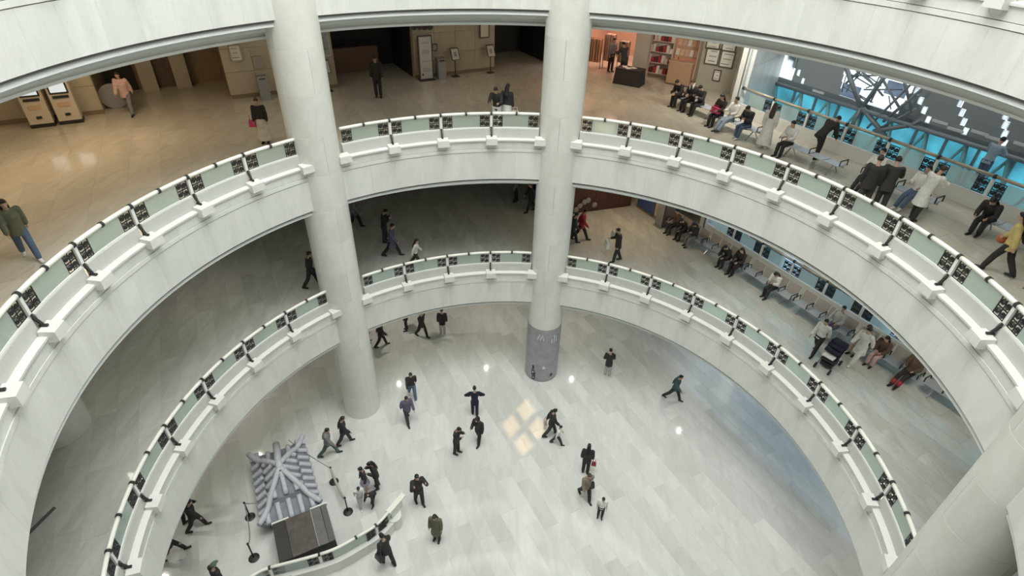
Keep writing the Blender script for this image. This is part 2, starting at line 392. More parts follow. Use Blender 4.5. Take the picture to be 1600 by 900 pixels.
for o in [o for o in COL.objects if o.get('label', '').endswith('out of the picture')]: o['label'] = 'tall white marble column on the near left side of the ring'
column(177, Z1, Z1 + 4.0, 14.2, .85, 'round stone column set back on the lower gallery at left', 'round_column')

# grey poster wrapped round the foot of the centre column
c2 = pol(10.45, COLS[1][0])
wrap = thing('poster_wrap', 'grey printed wrap around the foot of the centre column', 'poster', (c2.x, c2.y, 0))
GREYP = mat('grey_poster_print', (.34, .33, .36), .35, noise=.12, nscale=3)
obj('sheet', MB().arc([(.806, .02), (.806, 3.35), (.815, 3.35), (.815, .02)], 0, 360, 48), GREYP, wrap, smooth=False)
INK = mat('poster_ink', (.04, .04, .05), .5); WINK = mat('poster_white_ink', (.75, .78, .82), .5); BINK = mat('poster_blue_ink', (.18, .25, .42), .5)
def wrap_patch(a0, a1, z0, z1, m): obj('print', MB().arc([(.817, z0), (.817, z1), (.820, z1), (.820, z0)], a0, a1, 5), m, wrap)
for k in range(7): wrap_patch(-115 + k * 3.4, -113.2 + k * 3.4, 2.72 + .1 * (k % 3), 2.88 + .1 * (k % 3), WINK)
for k in range(6): wrap_patch(-66 + k * 4.5, -63 + k * 4.5, 2.55 + .12 * (k % 2), 2.8 + .1 * (k % 3), BINK if k % 2 else WINK)
for k, (a, b, z0, z1) in enumerate([(-127, -119, .75, 1.02), (-129, -117, .35, .72), (-126, -115, .08, .33), (-119, -113, .2, .6), (-60, -50, .3, .5)]): wrap_patch(a, b, z0, z1, INK)
for a, b, z0, z1 in [(-125, -121, .5, .62), (-122, -118, .18, .26), (-90, -80, .9, 1.0), (-88, -84, 1.0, 1.08)]: wrap_patch(a, b, z0, z1, WINK)

# ------------------------------------------------------------------ railings
def scroll_mesh():
    mb = MB(); w, h = .33, .47
    for x in (-w / 2, w / 2, 0): mb.box((x, 0, h / 2), (.022 if x else .016, .02, h))
    for z in (0.01, h - .01, h * .5): mb.box((0, 0, z), (w, .02, .026))
    for cx in (-w / 4, w / 4):
        for cz in (h * .26, h * .74):
            pts = []
            for k in range(13):
                a = k / 12 * 3.2 * math.pi + (0 if cx < 0 else math.pi); q = .082 * (1 - k / 15)
                pts.append((cx + q * math.cos(a), 0, cz + q * math.sin(a)))
            mb.tube(pts, .020, 5)
            mb.box((cx, 0, cz), (.06, .018, .06), R=Matrix.Rotation(rad(45), 3, 'Y'))
    return mb.mesh('scroll_panel')
SMO['scroll'] = scroll_mesh()
pm = MB().box((0, 0, .25), (.085, .07, .56)); SMO['post'] = pm.mesh('post')
bk = MB().box((0, .0, .02), (.07, .05, .05)); bk.box((0, -.06, -.10), (.06, .04, .26), R=Matrix.Rotation(rad(-28), 3, 'X')); bk.box((0, -.13, -.24), (.06, .16, .04)); SMO['bracket'] = bk.mesh('bracket')
SMO['collar'] = MB().tube([(-.035, 0, 0), (.035, 0, 0)], .073, 12).mesh('collar')
def rail_seg(par, R, z, a, b, n=5):
    mb = MB().tube([pol(R, a + (b - a) * k / n, z) for k in range(n + 1)], .056, 10, side=(0, 0, 1)); obj('handrail', mb, RAILW, par, smooth=True)
def railing(zf, label):
    zr = zf + .2; R = 10.21
    par = thing('gallery_railing', label, 'railing', (0, 0, 0))
    zt = zr + .93; z0 = zr + .41
    ga = [ang(i) for i in IDX]
    for k, i in enumerate(IDX):
        a = ga[k]; b = ga[(k + 1) % len(ga)]
        if k == len(ga) - 1: b -= 360
        if i not in COLADJ:
            obj('post', SMO['post'], POSTW, par, loc=pol(R, a, z0 - .02), rz=rad(a - 90))
            obj('bracket', SMO['bracket'], IRON, par, loc=pol(R - .02, a, z0 - .02), rz=rad(a - 90))
            obj('collar', SMO['collar'], IRON, par, loc=pol(R, a, zt), rz=rad(a - 90))
        for sgn in (1, -1):
            if i in COLADJ:
                left = i in (1, 6, 16, -9)      # column lies on the + side of these
                if (sgn == 1) == left: continue
                aa = a + sgn * 1.75
            else: aa = a + sgn * 1.40
            obj('scroll_panel', SMO['scroll'], IRON, par, loc=pol(R, aa, z0 + .005), rz=rad(aa - 90))
        if i in (0, 5, 15, 25): continue
        m_ = (a + b) / 2
        ea = .5 if i in COLADJ else .22; eb = .5 if (IDX[(k + 1) % len(ga)]) in COLADJ else .22
        rail_seg(par, R, zt, a - ea, m_ + .2); rail_seg(par, R, zt, m_ - .2, b + eb)
        obj('collar', SMO['collar'], IRON, par, loc=pol(R, m_, zt), rz=rad(m_ - 90))
        g0, g1 = a - 2.4, b + 2.4
        obj('glass_pane', MB().arc([(R - .006, z0), (R - .006, zt - .05), (R + .006, zt - .05), (R + .006, z0)], g0, g1, 4), RGLASS, par)
        obj('bottom_frame', MB().arc([(R - .03, z0 - .02), (R - .03, z0 + .015), (R + .03, z0 + .015), (R + .03, z0 - .02)], a - .4, b + .4, 6), POSTW, par)
    return par
railing(Z1, 'lower curved railing of glass, cream handrail and black scroll panels')
railing(Z2, 'upper curved railing of glass, cream handrail and black scroll panels')

# ------------------------------------------------------------------ outer railing along the glass side
def outer_railing(zf, label, s0=-8.3, s1=8.6):
    par = thing('gallery_railing', label, 'railing', (0, 0, 0)); d = 15.4
    R3 = rad(NANG - 90); L = s1 - s0; n = 10; st = L / n
    obj('curb', MB().box(G(d, (s0 + s1) / 2, zf + .24), (L, .14, .48), R3), STONE2, par)
    SMO.setdefault('rail_o', MB().tube([(-st / 2 + .04, 0, 0), (st / 2 - .04, 0, 0)], .056, 10).mesh('handrail', True))
    for k in range(n):
        s = s0 + (k + .5) * st; x0 = s - st / 2
        obj('handrail', SMO['rail_o'], mat('bronze_rail', (.42, .38, .30), .35, .3), par, loc=G(d, s, zf + 1.13), rz=R3)
        obj('collar', SMO['collar'], IRON, par, loc=G(d, x0, zf + 1.13), rz=R3)
        obj('glass_pane', MB().box((0, 0, .27), (st - .86, .012, .54)), RGLASS, par, loc=G(d, s, zf + .5), rz=R3)
        if k: 
            obj('post', SMO['post'], POSTW, par, loc=G(d, x0, zf + .5), rz=R3)
            for q in (-1, 1): obj('scroll_panel', SMO['scroll'], IRON, par, loc=G(d, x0 + q * .245, zf + .52), rz=R3)
outer_railing(Z2, 'straight bronze-topped railing before the blue glazing on the upper gallery')
outer_railing(Z1, 'straight bronze-topped railing behind the lower gallery benches')

# ------------------------------------------------------------------ outer walls
def wall_panels(par, P0, P1, z0, z1, m, pw=1.25, ph=1.0, th=.04, inward=None):
    e = P1 - P0; L = e.length; e.normalize(); nx = max(1, round(L / pw)); nz = max(1, round((z1 - z0) / ph)); w = L / nx; h = (z1 - z0) / nz
    me = MB().box((0, 0, 0), (w - .012, th, h - .012)).mesh('wall_panel'); rz = math.atan2(e.y, e.x)
    for i in range(nx):
        for j in range(nz): obj('wall_panel', me, m, par, loc=P0 + e * ((i + .5) * w) + Vector((0, 0, z0 + (j + .5) * h - P0.z)), rz=rz)
def slab_wall(name, P0, P1, z0, z1, m, th=.3, label=None, back=1):
    e = (P1 - P0); L = e.length; e.normalize(); nrm = Vector((-e.y, e.x, 0)) * back
    c = (P0 + P1) / 2 + nrm * th / 2; c.z = (z0 + z1) / 2
    return structure(name, MB().box(c, (L, th, z1 - z0), math.atan2(e.y, e.x)), m, label)
ZC = Z2 + 3.98
wl = structure('wall_far_left', label='beige stone wall with dark openings behind the upper gallery')
for k, (a, b) in enumerate([(-15.5, -9.0), (-4.2, .5), (4.4, 8.9)]):
    obj('wall_core', MB().box((W1((a + b) / 2, 19.12, (Z2 + ZC) / 2)), (b - a, .4, ZC - Z2), rad(30)), WALLB, wl)
    wall_panels(wl, W1(a, 18.9, Z2), W1(b, 18.9, Z2), Z2 + .16, ZC, WALLB)
    obj('skirting', MB().box(W1((a + b) / 2, 18.885, Z2 + .08), (b - a, .07, .16), rad(30)), mat('brown_skirting', (.25, .19, .13), .4), wl)
# recesses behind the openings
def recess(name, a, b, d1, m, label):
    o = structure(name, label=label)
    obj('back_panel', MB().box(W1((a + b) / 2, d1 + .1, (Z2 + ZC) / 2), (b - a + .6, .2, ZC - Z2 + .6), rad(30)), m, o)
    for x in (a - .08, b + .08): obj('side_panel', MB().box(W1(x, (19.25 + d1) / 2, (Z2 + ZC) / 2), (.16, d1 - 19.2, ZC - Z2 + .6), rad(30)), m, o)
    obj('recess_floor', MB().box(W1((a + b) / 2, (18.9 + d1) / 2, Z2 - .06), (b - a, d1 - 18.9, .11), rad(30)), FLOOR2, o)
    obj('recess_ceiling', MB().box(W1((a + b) / 2, (18.9 + d1) / 2, ZC + .05), (b - a, d1 - 18.9, .1), rad(30)), m, o)
    return o
ra = recess('wall_lift_lobby', -9.0, -4.2, 22.1, mat('tan_lobby_wall', (.30, .22, .14), .5, noise=.1), 'tan lift lobby recess with piers')
for a, w in ((-8.35, 1.2),): obj('doorway', MB().box(W1(a, 22.05, Z2 + 1.35), (w, .12, 2.7), rad(30)), DARKVOID, ra)
for a in (-6.6,): obj('doorway', MB().box(W1(a, 22.05, Z2 + 1.35), (.75, .12, 2.7), rad(30)), BROWN, ra)
for a in (-7.25, -5.9): obj('pier', MB().box(W1(a, 21.75, (Z2 + ZC) / 2), (.62, .55, ZC - Z2), rad(30)), WALLB, ra)
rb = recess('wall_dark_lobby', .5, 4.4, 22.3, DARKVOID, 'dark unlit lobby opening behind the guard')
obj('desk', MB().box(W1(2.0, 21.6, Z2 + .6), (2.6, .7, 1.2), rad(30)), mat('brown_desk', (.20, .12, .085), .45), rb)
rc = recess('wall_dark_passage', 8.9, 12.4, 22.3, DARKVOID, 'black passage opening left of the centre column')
# side and near walls on every floor, full height
wn = structure('wall_near', label='plain walls on the near sides of the building')
for p, q in ((PLAN[1], PLAN[2]), (PLAN[2], PLAN[3]), (PLAN[3], PLAN[4]), (PLAN[4], PLAN[5]), (PLAN[5], PLAN[6]), (PLAN[6], PLAN[7])):
    e = (q - p); c = (p + q) / 2; obj('wall_face', MB().box((c.x, c.y, 12), (e.length, .25, 24), math.atan2(e.y, e.x)), WALLB, wn)
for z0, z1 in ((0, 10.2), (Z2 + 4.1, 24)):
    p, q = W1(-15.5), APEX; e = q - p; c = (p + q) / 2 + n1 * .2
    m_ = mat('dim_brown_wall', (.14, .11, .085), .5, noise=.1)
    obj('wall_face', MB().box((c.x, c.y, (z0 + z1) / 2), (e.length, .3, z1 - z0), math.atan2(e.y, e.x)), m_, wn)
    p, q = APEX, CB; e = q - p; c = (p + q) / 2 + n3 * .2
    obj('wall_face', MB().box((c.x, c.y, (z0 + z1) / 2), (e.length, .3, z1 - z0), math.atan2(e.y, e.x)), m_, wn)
for z0, z1 in ((0, 24),):
    e = CA - CB; c = (CA + CB) / 2; obj('wall_face', MB().box((c.x + .1, c.y, (z0 + z1) / 2), (e.length, .2, z1 - z0), math.atan2(e.y, e.x)), WALLW, wn)
# pale marble wall closing the light well
wm = structure('wall_pale_marble', label='pale veined marble wall beside the blue glazing')
e = G(19.8, -10.2) - G(15.3, -8.5)
obj('wall_core', MB().box(G(17.55, -9.47, 12), (e.length, .2, 24), math.atan2(e.y, e.x)), WALLW, wm)
wall_panels(wm, G(15.3, -8.38, 0), G(19.8, -10.08, 0), 0.05, 18.0, WALLW, 1.2, 2.0)
slab_wall('wall_well_end', G(15.5, 9.1), G(20.4, 9.1), 0, 24, WALLW, .2, 'far end wall of the light well')
# roof with skylight opening
structure('ceiling_roof', annulus(10.2, 24.0, 24.3, .4), PLASTER, 'flat roof around the round skylight')
sk = structure('window_1', label='round skylight with white glazing bars')
for k in range(-3, 4):
    x = k * 2.9; h = math.sqrt(max(.1, 10.2 ** 2 - x * x))
    obj('glazing_bar', MB().box((x, 0, 24.4), (.1, 2 * h, .16)), POSTW, sk); obj('glazing_bar', MB().box((0, x, 24.4), (2 * h, .1, .16)), POSTW, sk)
structure('ceiling_added_cap', MB().lathe([(10.5, 38.2), (10.5, 38.4)], 48), PLASTER, 'unseen cap added above the round skylight')  # unseen lid added to close the drum over the area light
structure('wall_added_drum', MB().arc([(10.3, 24.3), (10.3, 38.3), (10.5, 38.3), (10.5, 24.3)], 0, 360, 64), mat('added_drum_lining', (.52, .53, .53), .7), 'unseen drum wall shaped to even the daylight')  # drum added out of view, height and tone shaped to even the daylight

# ------------------------------------------------------------------ gallery fill lights added without fittings, ground downlights, shop light
WARM = (1.0, .74, .45); NEUT = (1.0, .93, .80)
for a, r, p, c in ((160, 17, 85, WARM), (148, 17.5, 80, WARM), (172, 15.5, 45, WARM), (128, 15.5, 22, NEUT), (104, 16, 20, NEUT), (78, 17, 60, WARM), (64, 16.5, 40, NEUT), (40, 13, 25, NEUT), (20, 13, 25, NEUT), (0, 12.8, 25, NEUT)):
    area_light('ceiling_lamp_upper', pol(r, a, Z2 + 3.9), 1.6, p, c)  # added fill; only the warm left ones follow the orange floor
for a, r, p, c in ((175, 14, 40, NEUT), (150, 14.5, 30, NEUT), (70, 15.5, 70, WARM), (40, 13.5, 60, NEUT), (10, 13.5, 60, NEUT)):
    area_light('ceiling_lamp_mezzanine', pol(r, a, Z1 + 3.9), 1.6, p, c)  # added to brighten the gallery, no fittings known here
for a, r in ((2, 14.2), (48, 13.6), (76, 14.2), (97, 14.6), (118, 14.6), (150, 15), (175, 14.6)): area_light('ceiling_lamp_ground', pol(r, a, 3.9), .09, 46, NEUT)
area_light('marble_wall_fill', G(13.6, -6.6, Z2 + 3.9), .5, 190, NEUT, target=G(17, -9.2, Z2 + 1))  # extra light added to brighten the marble wall
area_light('shop_lamp', APEX + u3 * 3.5 + n3 * 2.0 + Vector((0, 0, Z2 + 3.7)), 2.5, 150, (1.0, .62, .46), 'SQUARE')

# ------------------------------------------------------------------ glass facade across the light well
DF = 20.0; RF = rad(NANG - 90)
PANE = frosted('cyan_glazing', (.27, .58, .66), .42, .06); PANEW = frosted('white_glazing', (.88, .93, .95), .1, .05); PANED = frosted('deep_teal_glazing', (.06, .19, .23), .7, .12)
PANEL = frosted('pale_blue_glazing', (.60, .75, .88), .3, .08)
FRAME = mat('steel_frame', (.24, .27, .30), .5, .3); FRAMEL = mat('pale_mullion', (.80, .84, .86), .5); LOUV = mat('slate_louvre', (.34, .375, .39), .55, vary=.05)
fa = structure('window_2', label='tall glazed facade with steel bracing across the light well')
def fbox(name, s0, s1, z0, z1, m, d=DF, th=.05):
    return obj(name, MB().box((0, 0, 0), (s1 - s0, th, z1 - z0)), m, fa, loc=G(d, (s0 + s1) / 2, (z0 + z1) / 2), rz=RF)
S0, S1, PW = -10.2, 9.0, 1.2
ns = int((S1 - S0) / PW)
ROWS = [(0.1, 2.5), (2.5, 5.2), (5.2, 7.9), (7.9, 10.3), (10.3, 12.6)]
for i in range(ns):
    s = S0 + i * PW
    for j, (z0, z1) in enumerate(ROWS):
        fbox('pane', s + .03, s + PW - .03, z0 + .04, z1 - .04, PANE if j == 4 else ((PANEW if (i * 5 + j * 4) % 9 == 0 else PANEL) if j in (2, 3) else (PANEL if (i * 3 + j) % 5 == 0 else PANED)))
    fbox('mullion', s - .04, s + .04, 0, 5.2, FRAMEL, DF - .06, .14); fbox('mullion', s - .04, s + .04, 10.3, 12.6, FRAME, DF - .06, .14)
    fbox('slit_pane', s - .09, s + .09, 5.2, 10.3, PANEW, DF - .04, .05)
for z in (0.05, 2.5, 5.2, 7.9, 10.3): fbox('transom', S0, S1, z - .04, z + .04, FRAMEL, DF - .06, .12)
def ft(p, q, r, d=DF - .35):
    a, b = on_facade(*p, d), on_facade(*q, d); obj('brace', MB().tube([a, b], r, 8), FRAME, fa, smooth=True)
# chord and the braces under it
obj('chord', MB().tube([G(DF - .35, -10.2, 12.62), G(DF - .35, 9, 12.78)], .09, 10), FRAME, fa, smooth=True)
obj('chord', MB().tube([G(DF - .35, -10.2, 10.35), G(DF - .35, 9, 10.35)], .07, 10), FRAME, fa, smooth=True)
for k in range(13):
    s = -10 + k * 1.5; a, b, c = G(DF - .3, s, 12.6), G(DF - .3, s + .55, 10.4), G(DF - .3, s + 1.5, 12.6)
    TE = mat('teal_brace', (.20, .46, .52), .45, .1)
    obj('brace', MB().tube([a, b], .085, 8), TE, fa, smooth=True); obj('brace', MB().tube([b, c], .055, 8), TE, fa, smooth=True)
# slate louvre panels in rows with bright stepped slits
ZR = [12.85 + .295 * k for k in range(11)]
def slit_at(px):
    return [tuple((on_facade(u, v, DF).dot(T2), on_facade(u, v, DF).z)) for u, v in px]
def slit_line(px):
    q = slit_at(px); (s0, z0), (s1, z1) = q[0], q[-1]; m_ = (s1 - s0) / (z1 - z0); return lambda z: s0 + m_ * (z - z0)
LSL = slit_line([(1232, 82), (1265, 145)])
RSL = [slit_line([(1434, 145), (1449, 182)]), slit_line([(1500, 158), (1508, 200)]), slit_line([(1573, 175), (1570, 218)])]
RSL += [(lambda z, k=k: RSL[2](z) + 1.85 * k + .1 * (z - 13)) for k in range(1, 5)]
for j in range(10):
    z0, z1 = ZR[j], ZR[j + 1]; zm = (z0 + z1) / 2
    row = [S0 - .5 if j > 3 else -9.5, LSL(zm), -6.75 - j * .06]
    for a, b in zip(row[:-1], row[1:]): fbox('louvre', a + .08, b - .08, z0 - .02, z1, LOUV, DF + .015 * j, .06)
    fbox('slit_pane', row[1] - .08, row[1] + .08, z0 + .03, z1 - .03, PANEW, DF)
    row = [-4.1 + .05 * j] + [f_(zm) for f_ in RSL] + [S1]
    for a, b in zip(row[:-1], row[1:]): fbox('louvre', a + .09, b - .09, z0 - .02, z1, LOUV, DF + .015 * j, .06)
    for k, x in enumerate(row[1:-1]):
        w = .10 if k % 2 == 0 else .06; fbox('slit_pane', x - w, x + w, z0 + .03, z1 - .03, PANEW, DF)
for k in range(12):
    q = [random.uniform(-6.8, -4.2), random.uniform(12.9, 14.9), random.uniform(-6.8, -4.2), random.uniform(12.9, 14.9)]
    obj('brace', MB().tube([G(DF - .2, q[0], q[1]), G(DF - .2, q[2], q[3])], .026, 6), FRAME, fa, smooth=True)
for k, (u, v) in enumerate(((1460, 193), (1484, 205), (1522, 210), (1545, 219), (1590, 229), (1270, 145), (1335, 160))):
    P = on_facade(u, v, DF - .5); s = P.dot(T2); fbox('highlight_strip', s - .3, s + .3, P.z - .05, P.z + .05, POSTW, DF - .12, .04)  # white strips painted where the steel tubes catch highlights
# white glazing and dense bracing between the louvres
for i in range(3):
    for j in range(5): fbox('pane', -6.9 + i * .95, -6.9 + i * .95 + .9, ZR[2 * j], ZR[2 * j + 2] - .05, PANEW if (i + j) % 3 else frosted('lilac_glazing', (.36, .41, .48), .3), DF + .12)
for j in range(3): fbox('pane', -10.65 + j * .4, -10.3 + j * .4, 12.9, 13.95, PANEW, DF - .02)
for p, q, r in (((1345, 167), (1317, 92), .10), ((1347, 168), (1402, 92), .09), ((1347, 168), (1326, 205), .10), ((1347, 168), (1385, 215), .10), ((1322, 130), (1360, 96), .05), ((1380, 190), (1440, 140), .06),
                ((1372, 112), (1415, 185), .05), ((1355, 200), (1425, 130), .05), ((1330, 118), (1392, 118), .035), ((1340, 104), (1380, 150), .04), ((1405, 95), (1425, 175), .06), ((1375, 200), (1432, 170), .05), ((1350, 140), (1410, 140), .03), ((1390, 100), (1360, 160), .035), ((1418, 198), (1440, 188), .08), ((1365, 205), (1418, 196), .10)):
    ft(p, q, r)
for x in (1.95, 3.8, 5.6, 7.4): fbox('slit_pane', x - .11, x + .11, 10.3, 15.7, PANEW, DF - .1, .05)
fbox('louvre', S0 - .5, S1, 15.78, 24, LOUV, DF + .2, .08)
fbox('transom', S0 - .5, S1, 12.55, 12.86, FRAME, DF - .02, .12)

# ------------------------------------------------------------------ shop behind the far right wall of the upper gallery
def W3(b, d=0, z=0): return APEX + u3 * b + n3 * d + Vector((0, 0, z))
A3 = rad(-30)
PINK = mat('warm_shop_wall', (.62, .44, .36), .55, noise=.06); TAN = mat('tan_laminate', (.50, .34, .22), .45)
sh = structure('wall_shop', label='warm lit shop recess behind the upper gallery')
obj('back_panel', MB().box(W3(4.6, 4.7, Z2 + 2), (7.4, .2, 4.6), A3), PINK, sh)
for b in (1.1, 8.0): obj('side_panel', MB().box(W3(b, 2.35, Z2 + 2), (.2, 4.7, 4.6), A3), PINK, sh)
obj('shop_floor', MB().box(W3(4.6, 2.35, Z2 - .06), (7.0, 4.7, .11), A3), FLOOR2, sh)
obj('shop_ceiling', MB().box(W3(4.6, 2.35, ZC + .05), (7.0, 4.7, .1), A3), PLASTER, sh)
obj('pier', MB().box(W3(5.15, -.2, Z2 + 2), (.75, .4, 4), A3), mat('greige_pier', (.50, .45, .40), .5), sh)
obj('pier', MB().box(W3(.55, .1, Z2 + 2), (.9, .4, 4), A3), DARKVOID, sh)
wr = structure('wall_far_right', label='olive grey notice wall between shop and marble wall')
OLV = mat('olive_wall', (.42, .41, .34), .6, noise=.05)
obj('wall_core', MB().box(W3(8.9, .15, Z2 + 2), (1.95, .3, 4), A3), OLV, wr)
def on_plane(u, v, nrm, d):
    r = ray(u, v); return CAM + r * ((d - CAM.dot(nrm)) / r.dot(nrm))
D3 = APEX.dot(n3)
PAPER = mat('paper_print', (.72, .73, .68), .6, noise=.08, nscale=30); FRM = mat('thin_dark_frame', (.12, .11, .09), .4)
def framed(name, P, w, h, rz, label, cat, paper, frame, face, group=None, marks=3, ink=None):
    t = thing(name, label, cat, P, rz, group)
    f = MB()
    for x in (-w / 2, w / 2): f.box((x, 0, 0), (.05, .05, h + .05))
    for z in (-h / 2, h / 2): f.box((0, 0, z), (w + .05, .05, .05))
    obj('frame', f, frame, t); obj('sheet', MB().box((0, 0, 0), (w, .02, h)), paper, t)
    k = MB()
    for i in range(marks): k.box((random.uniform(-.1, .1) * w, face * .014, h * (.32 - i * .62 / max(1, marks - 1))), (w * random.uniform(.4, .7), .008, h * .06))
    if marks: obj('print', k, ink or mat('grey_ink', (.3, .3, .3), .6), t)
    return t
for (u, v, w, h, lab) in ((1115, 67, .62, .55, 'upper left framed notice on the olive wall by the shop'), (1140, 70, .62, .55, 'upper right framed notice on the olive wall by the shop'),
                          (1113, 88, .62, .72, 'lower left framed notice on the olive wall by the shop'), (1136, 93, .62, .72, 'lower right framed notice on the olive wall by the shop'), (1120, 118, .32, .48, 'small narrow notice lowest on the olive wall by the shop')):
    P = on_plane(u, v, n3, D3 - .06); framed('wall_notice', P, w, h, A3, lab, 'notice', PAPER, FRM, -1, 'notices on the olive wall')
# shelf unit with red and white goods
def shelf_unit(P, rz, w, h, d, n, label, wood):
    t = thing('display_shelf', label, 'shelf', P, rz)
    for x in (-w / 2, w / 2): obj('side_panel', MB().box((x, 0, h / 2), (.04, d, h)), wood, t)
    obj('back_panel', MB().box((0, d / 2 - .01, h / 2), (w, .02, h)), wood, t)
    for k in range(n + 1): obj('shelf_board', MB().box((0, 0, .25 + k * (h - .25) / n - .02), (w - .05, d, .03)), wood, t)
    return t
WHT = mat('white_laminate', (.70, .62, .56), .5)
P = W3(5.85, .75, Z2); shelf_unit(P, A3, 1.3, 2.9, .42, 5, 'pale shop shelf unit filled with red and white boxes', WHT)
RED = mat('red_box', (.42, .04, .05), .5); WBX = mat('white_box', (.78, .74, .70), .5); MAG = mat('dark_box', (.09, .04, .05), .5)
for k in range(5):
    for i in range(7):
        x = -.54 + i * .18; m_ = [RED, WBX, MAG, WBX, RED][(i * 2 + k * 3) % 5]; hh = .2 + .16 * ((i * 5 + k * 3) % 4) / 3
        o = obj('product_box', MB().box((0, 0, hh / 2), (.15, .22, hh)), m_, loc=W3(5.85, .7, Z2 + .246 + k * .53) + u3 * x, rz=A3)
        tag(o, '%s box, %s from the left on the %s board of the shop shelf' % ({RED: 'red', WBX: 'white', MAG: 'dark'}[m_], ['first', 'second', 'third', 'fourth', 'fifth', 'sixth', 'last'][i], ['lowest', 'second lowest', 'middle', 'second highest', 'highest'][k]), 'box', 'boxed goods on the shop shelf')
# tan counter and leaflet rack
t = thing('shop_counter', 'low tan counter at the shop corner', 'counter', W3(7.2, .05, Z2), A3)
obj('front_panel', MB().box((0, 0, .55), (1.2, .35, 1.1)), TAN, t); obj('top', MB().box((0, 0, 1.12), (1.26, .42, .05)), mat('tan_top', (.58, .42, .30), .35), t); obj('plinth', MB().box((0, -.02, .03), (1.22, .36, .06)), BROWN, t)
t = thing('leaflet_rack', 'sloped rack of pale leaflets above the tan counter', 'rack', W3(7.22, .75, Z2), A3)
RK = Matrix.Rotation(rad(-25), 3, 'X')
obj('rack_board', MB().box((0, .1, 1.9), (1.2, .04, 1.5), R=RK), TAN, t)
for i in range(5):
    obj('rack_post', MB().box((-.5 + i * .25, .3, .9), (.03, .03, 1.8)), IRON, t) if i in (0, 4) else None
    for j in range(3): obj('leaflet', MB().box((-.48 + i * .24, .06 + (j - 1) * .20, 1.45 + j * .42), (.19, .02, .3), R=RK), [WBX, mat('peach_leaflet', (.75, .5, .35), .5), mat('pink_leaflet', (.65, .42, .42), .5)][(i + j) % 3], t)
# dark table, screen, lamp and displays at the shop front
t = thing('display_table', 'dark cloth-covered table with papers before the shop', 'table', at(982, 131, Z2), A3)
obj('cloth', MB().hexa([(-.72, -.42, 0), (.72, -.42, 0), (.72, .42, 0), (-.72, .42, 0)], [(-.66, -.36, .74), (.66, -.36, .74), (.66, .36, .74), (-.66, .36, .74)]), mat('black_cloth', (.03, .027, .027), .8), t)
obj('top', MB().box((0, 0, .755), (1.38, .78, .03)), mat('black_cloth', (.03, .027, .027), .8), t)
for i, (x, y) in enumerate(((-.35, .1), (-.1, -.1), (.1, .12))): tag(obj('paper_sheet', MB().box((0, 0, .004), (.24, .32, .008), .3 * i), PAPER, loc=at(982, 131, Z2) + u3 * x + n3 * y + Vector((0, 0, .771))), 'pale paper sheet lying on the dark display table, %s of three' % ['leftmost', 'middle', 'rightmost'][i], 'paper', 'papers on the display table')
t = thing('wall_screen', 'black hanging screen on the shop pier', 'screen', W3(4.55, -.35, Z2 + 2.75), A3); obj('housing', MB().box((0, 0, 0), (.5, .08, .95)), IRON, t); obj('glass_face', MB().box((0, -.045, 0), (.44, .01, .88)), mat('screen_off', (.012, .012, .014), .15), t); obj('hanger', MB().box((0, 0, .75), (.04, .04, .6)), IRON, t)
t = thing('globe_lamp', 'glowing round pink-white lamp at the shop entrance', 'lamp', W3(2.35, -.1, Z2 + 3.0))
obj('globe', MB().ell((0, 0, 0), (.3, .3, .3), 16, 10), mat('lit_globe', (1, .72, .55), .4, emit=2.2), t, smooth=True); obj('cable', MB().tube([(0, 0, .28), (0, 0, .97)], .012, 6), IRON, t)
for i, (b, d, w, h, c, lab) in enumerate(((2.3, .4, .7, 1.3, (.55, .30, .17), 'orange draped display stand beside the centre column'), (2.9, .9, .6, 1.5, (.60, .40, .36), 'pinkish garment display stand inside the shop'), (3.6, 1.3, .6, 1.2, (.45, .36, .30), 'greige garment display stand deep inside the shop'))):
    t = thing('garment_rack', lab, 'rack', W3(b, d, Z2), A3)
    obj('bar', MB().tube([(-w / 2, 0, 0), (-w / 2, 0, h + .25), (w / 2, 0, h + .25), (w / 2, 0, 0)], .02, 6), IRON, t)
    for k in range(6): obj('garment', MB().box((-w / 2 + .08 + k * (w - .16) / 5, 0, h * .65 + .1), (.07, .42, h * .9), .1 * (k % 3)), mat('cloth_%d_%d' % (i, k % 3), tuple(min(1, x * (.7 + .25 * (k % 3))) for x in c), .8), t)

# ------------------------------------------------------------------ things along the far left wall of the upper gallery
A1 = rad(30)
def onW1(u, v, d=18.8): return on_plane(u, v, n1, d)
KB = mat('kiosk_cream', (.60, .54, .45), .4); SCR = mat('kiosk_screen', (.55, .62, .68), .2, emit=.9)
def kiosk(a, d, label):
    t = thing('ticket_kiosk', label, 'kiosk', W1(a, d, Z2), A1)
    obj('plinth', MB().box((0, 0, .07), (.78, .5, .14)), IRON, t)
    obj('cabinet', MB().hexa([(-.37, -.24, .14), (.37, -.24, .14), (.37, .24, .14), (-.37, .24, .14)], [(-.37, -.16, 1.95), (.37, -.16, 1.95), (.37, .24, 1.95), (-.37, .24, 1.95)]), KB, t)
    RX = Matrix.Rotation(math.atan2(.08, 1.81), 3, 'X').inverted()
    s = obj('screen_frame', MB().box((0, -.195, 1.45), (.6, .03, .62), R=RX), IRON, t); obj('screen', MB().box((0, -.215, 1.45), (.5, .01, .5), R=RX), SCR, s)
    obj('keypad', MB().box((0, -.225, 1.03), (.5, .05, .09), R=RX), IRON, t); obj('logo_stripe', MB().box((0, -.235, .75), (.4, .012, .14), R=RX), mat('peach_print', (.58, .40, .27), .5), t); obj('ticket_slot', MB().box((0, -.25, .38), (.17, .03, .09), R=RX), IRON, t)
kiosk(-10.95, 18.2, 'left one of two cream ticket kiosks by the tan wall'); kiosk(-10.05, 18.25, 'right one of two cream ticket kiosks by the tan wall')
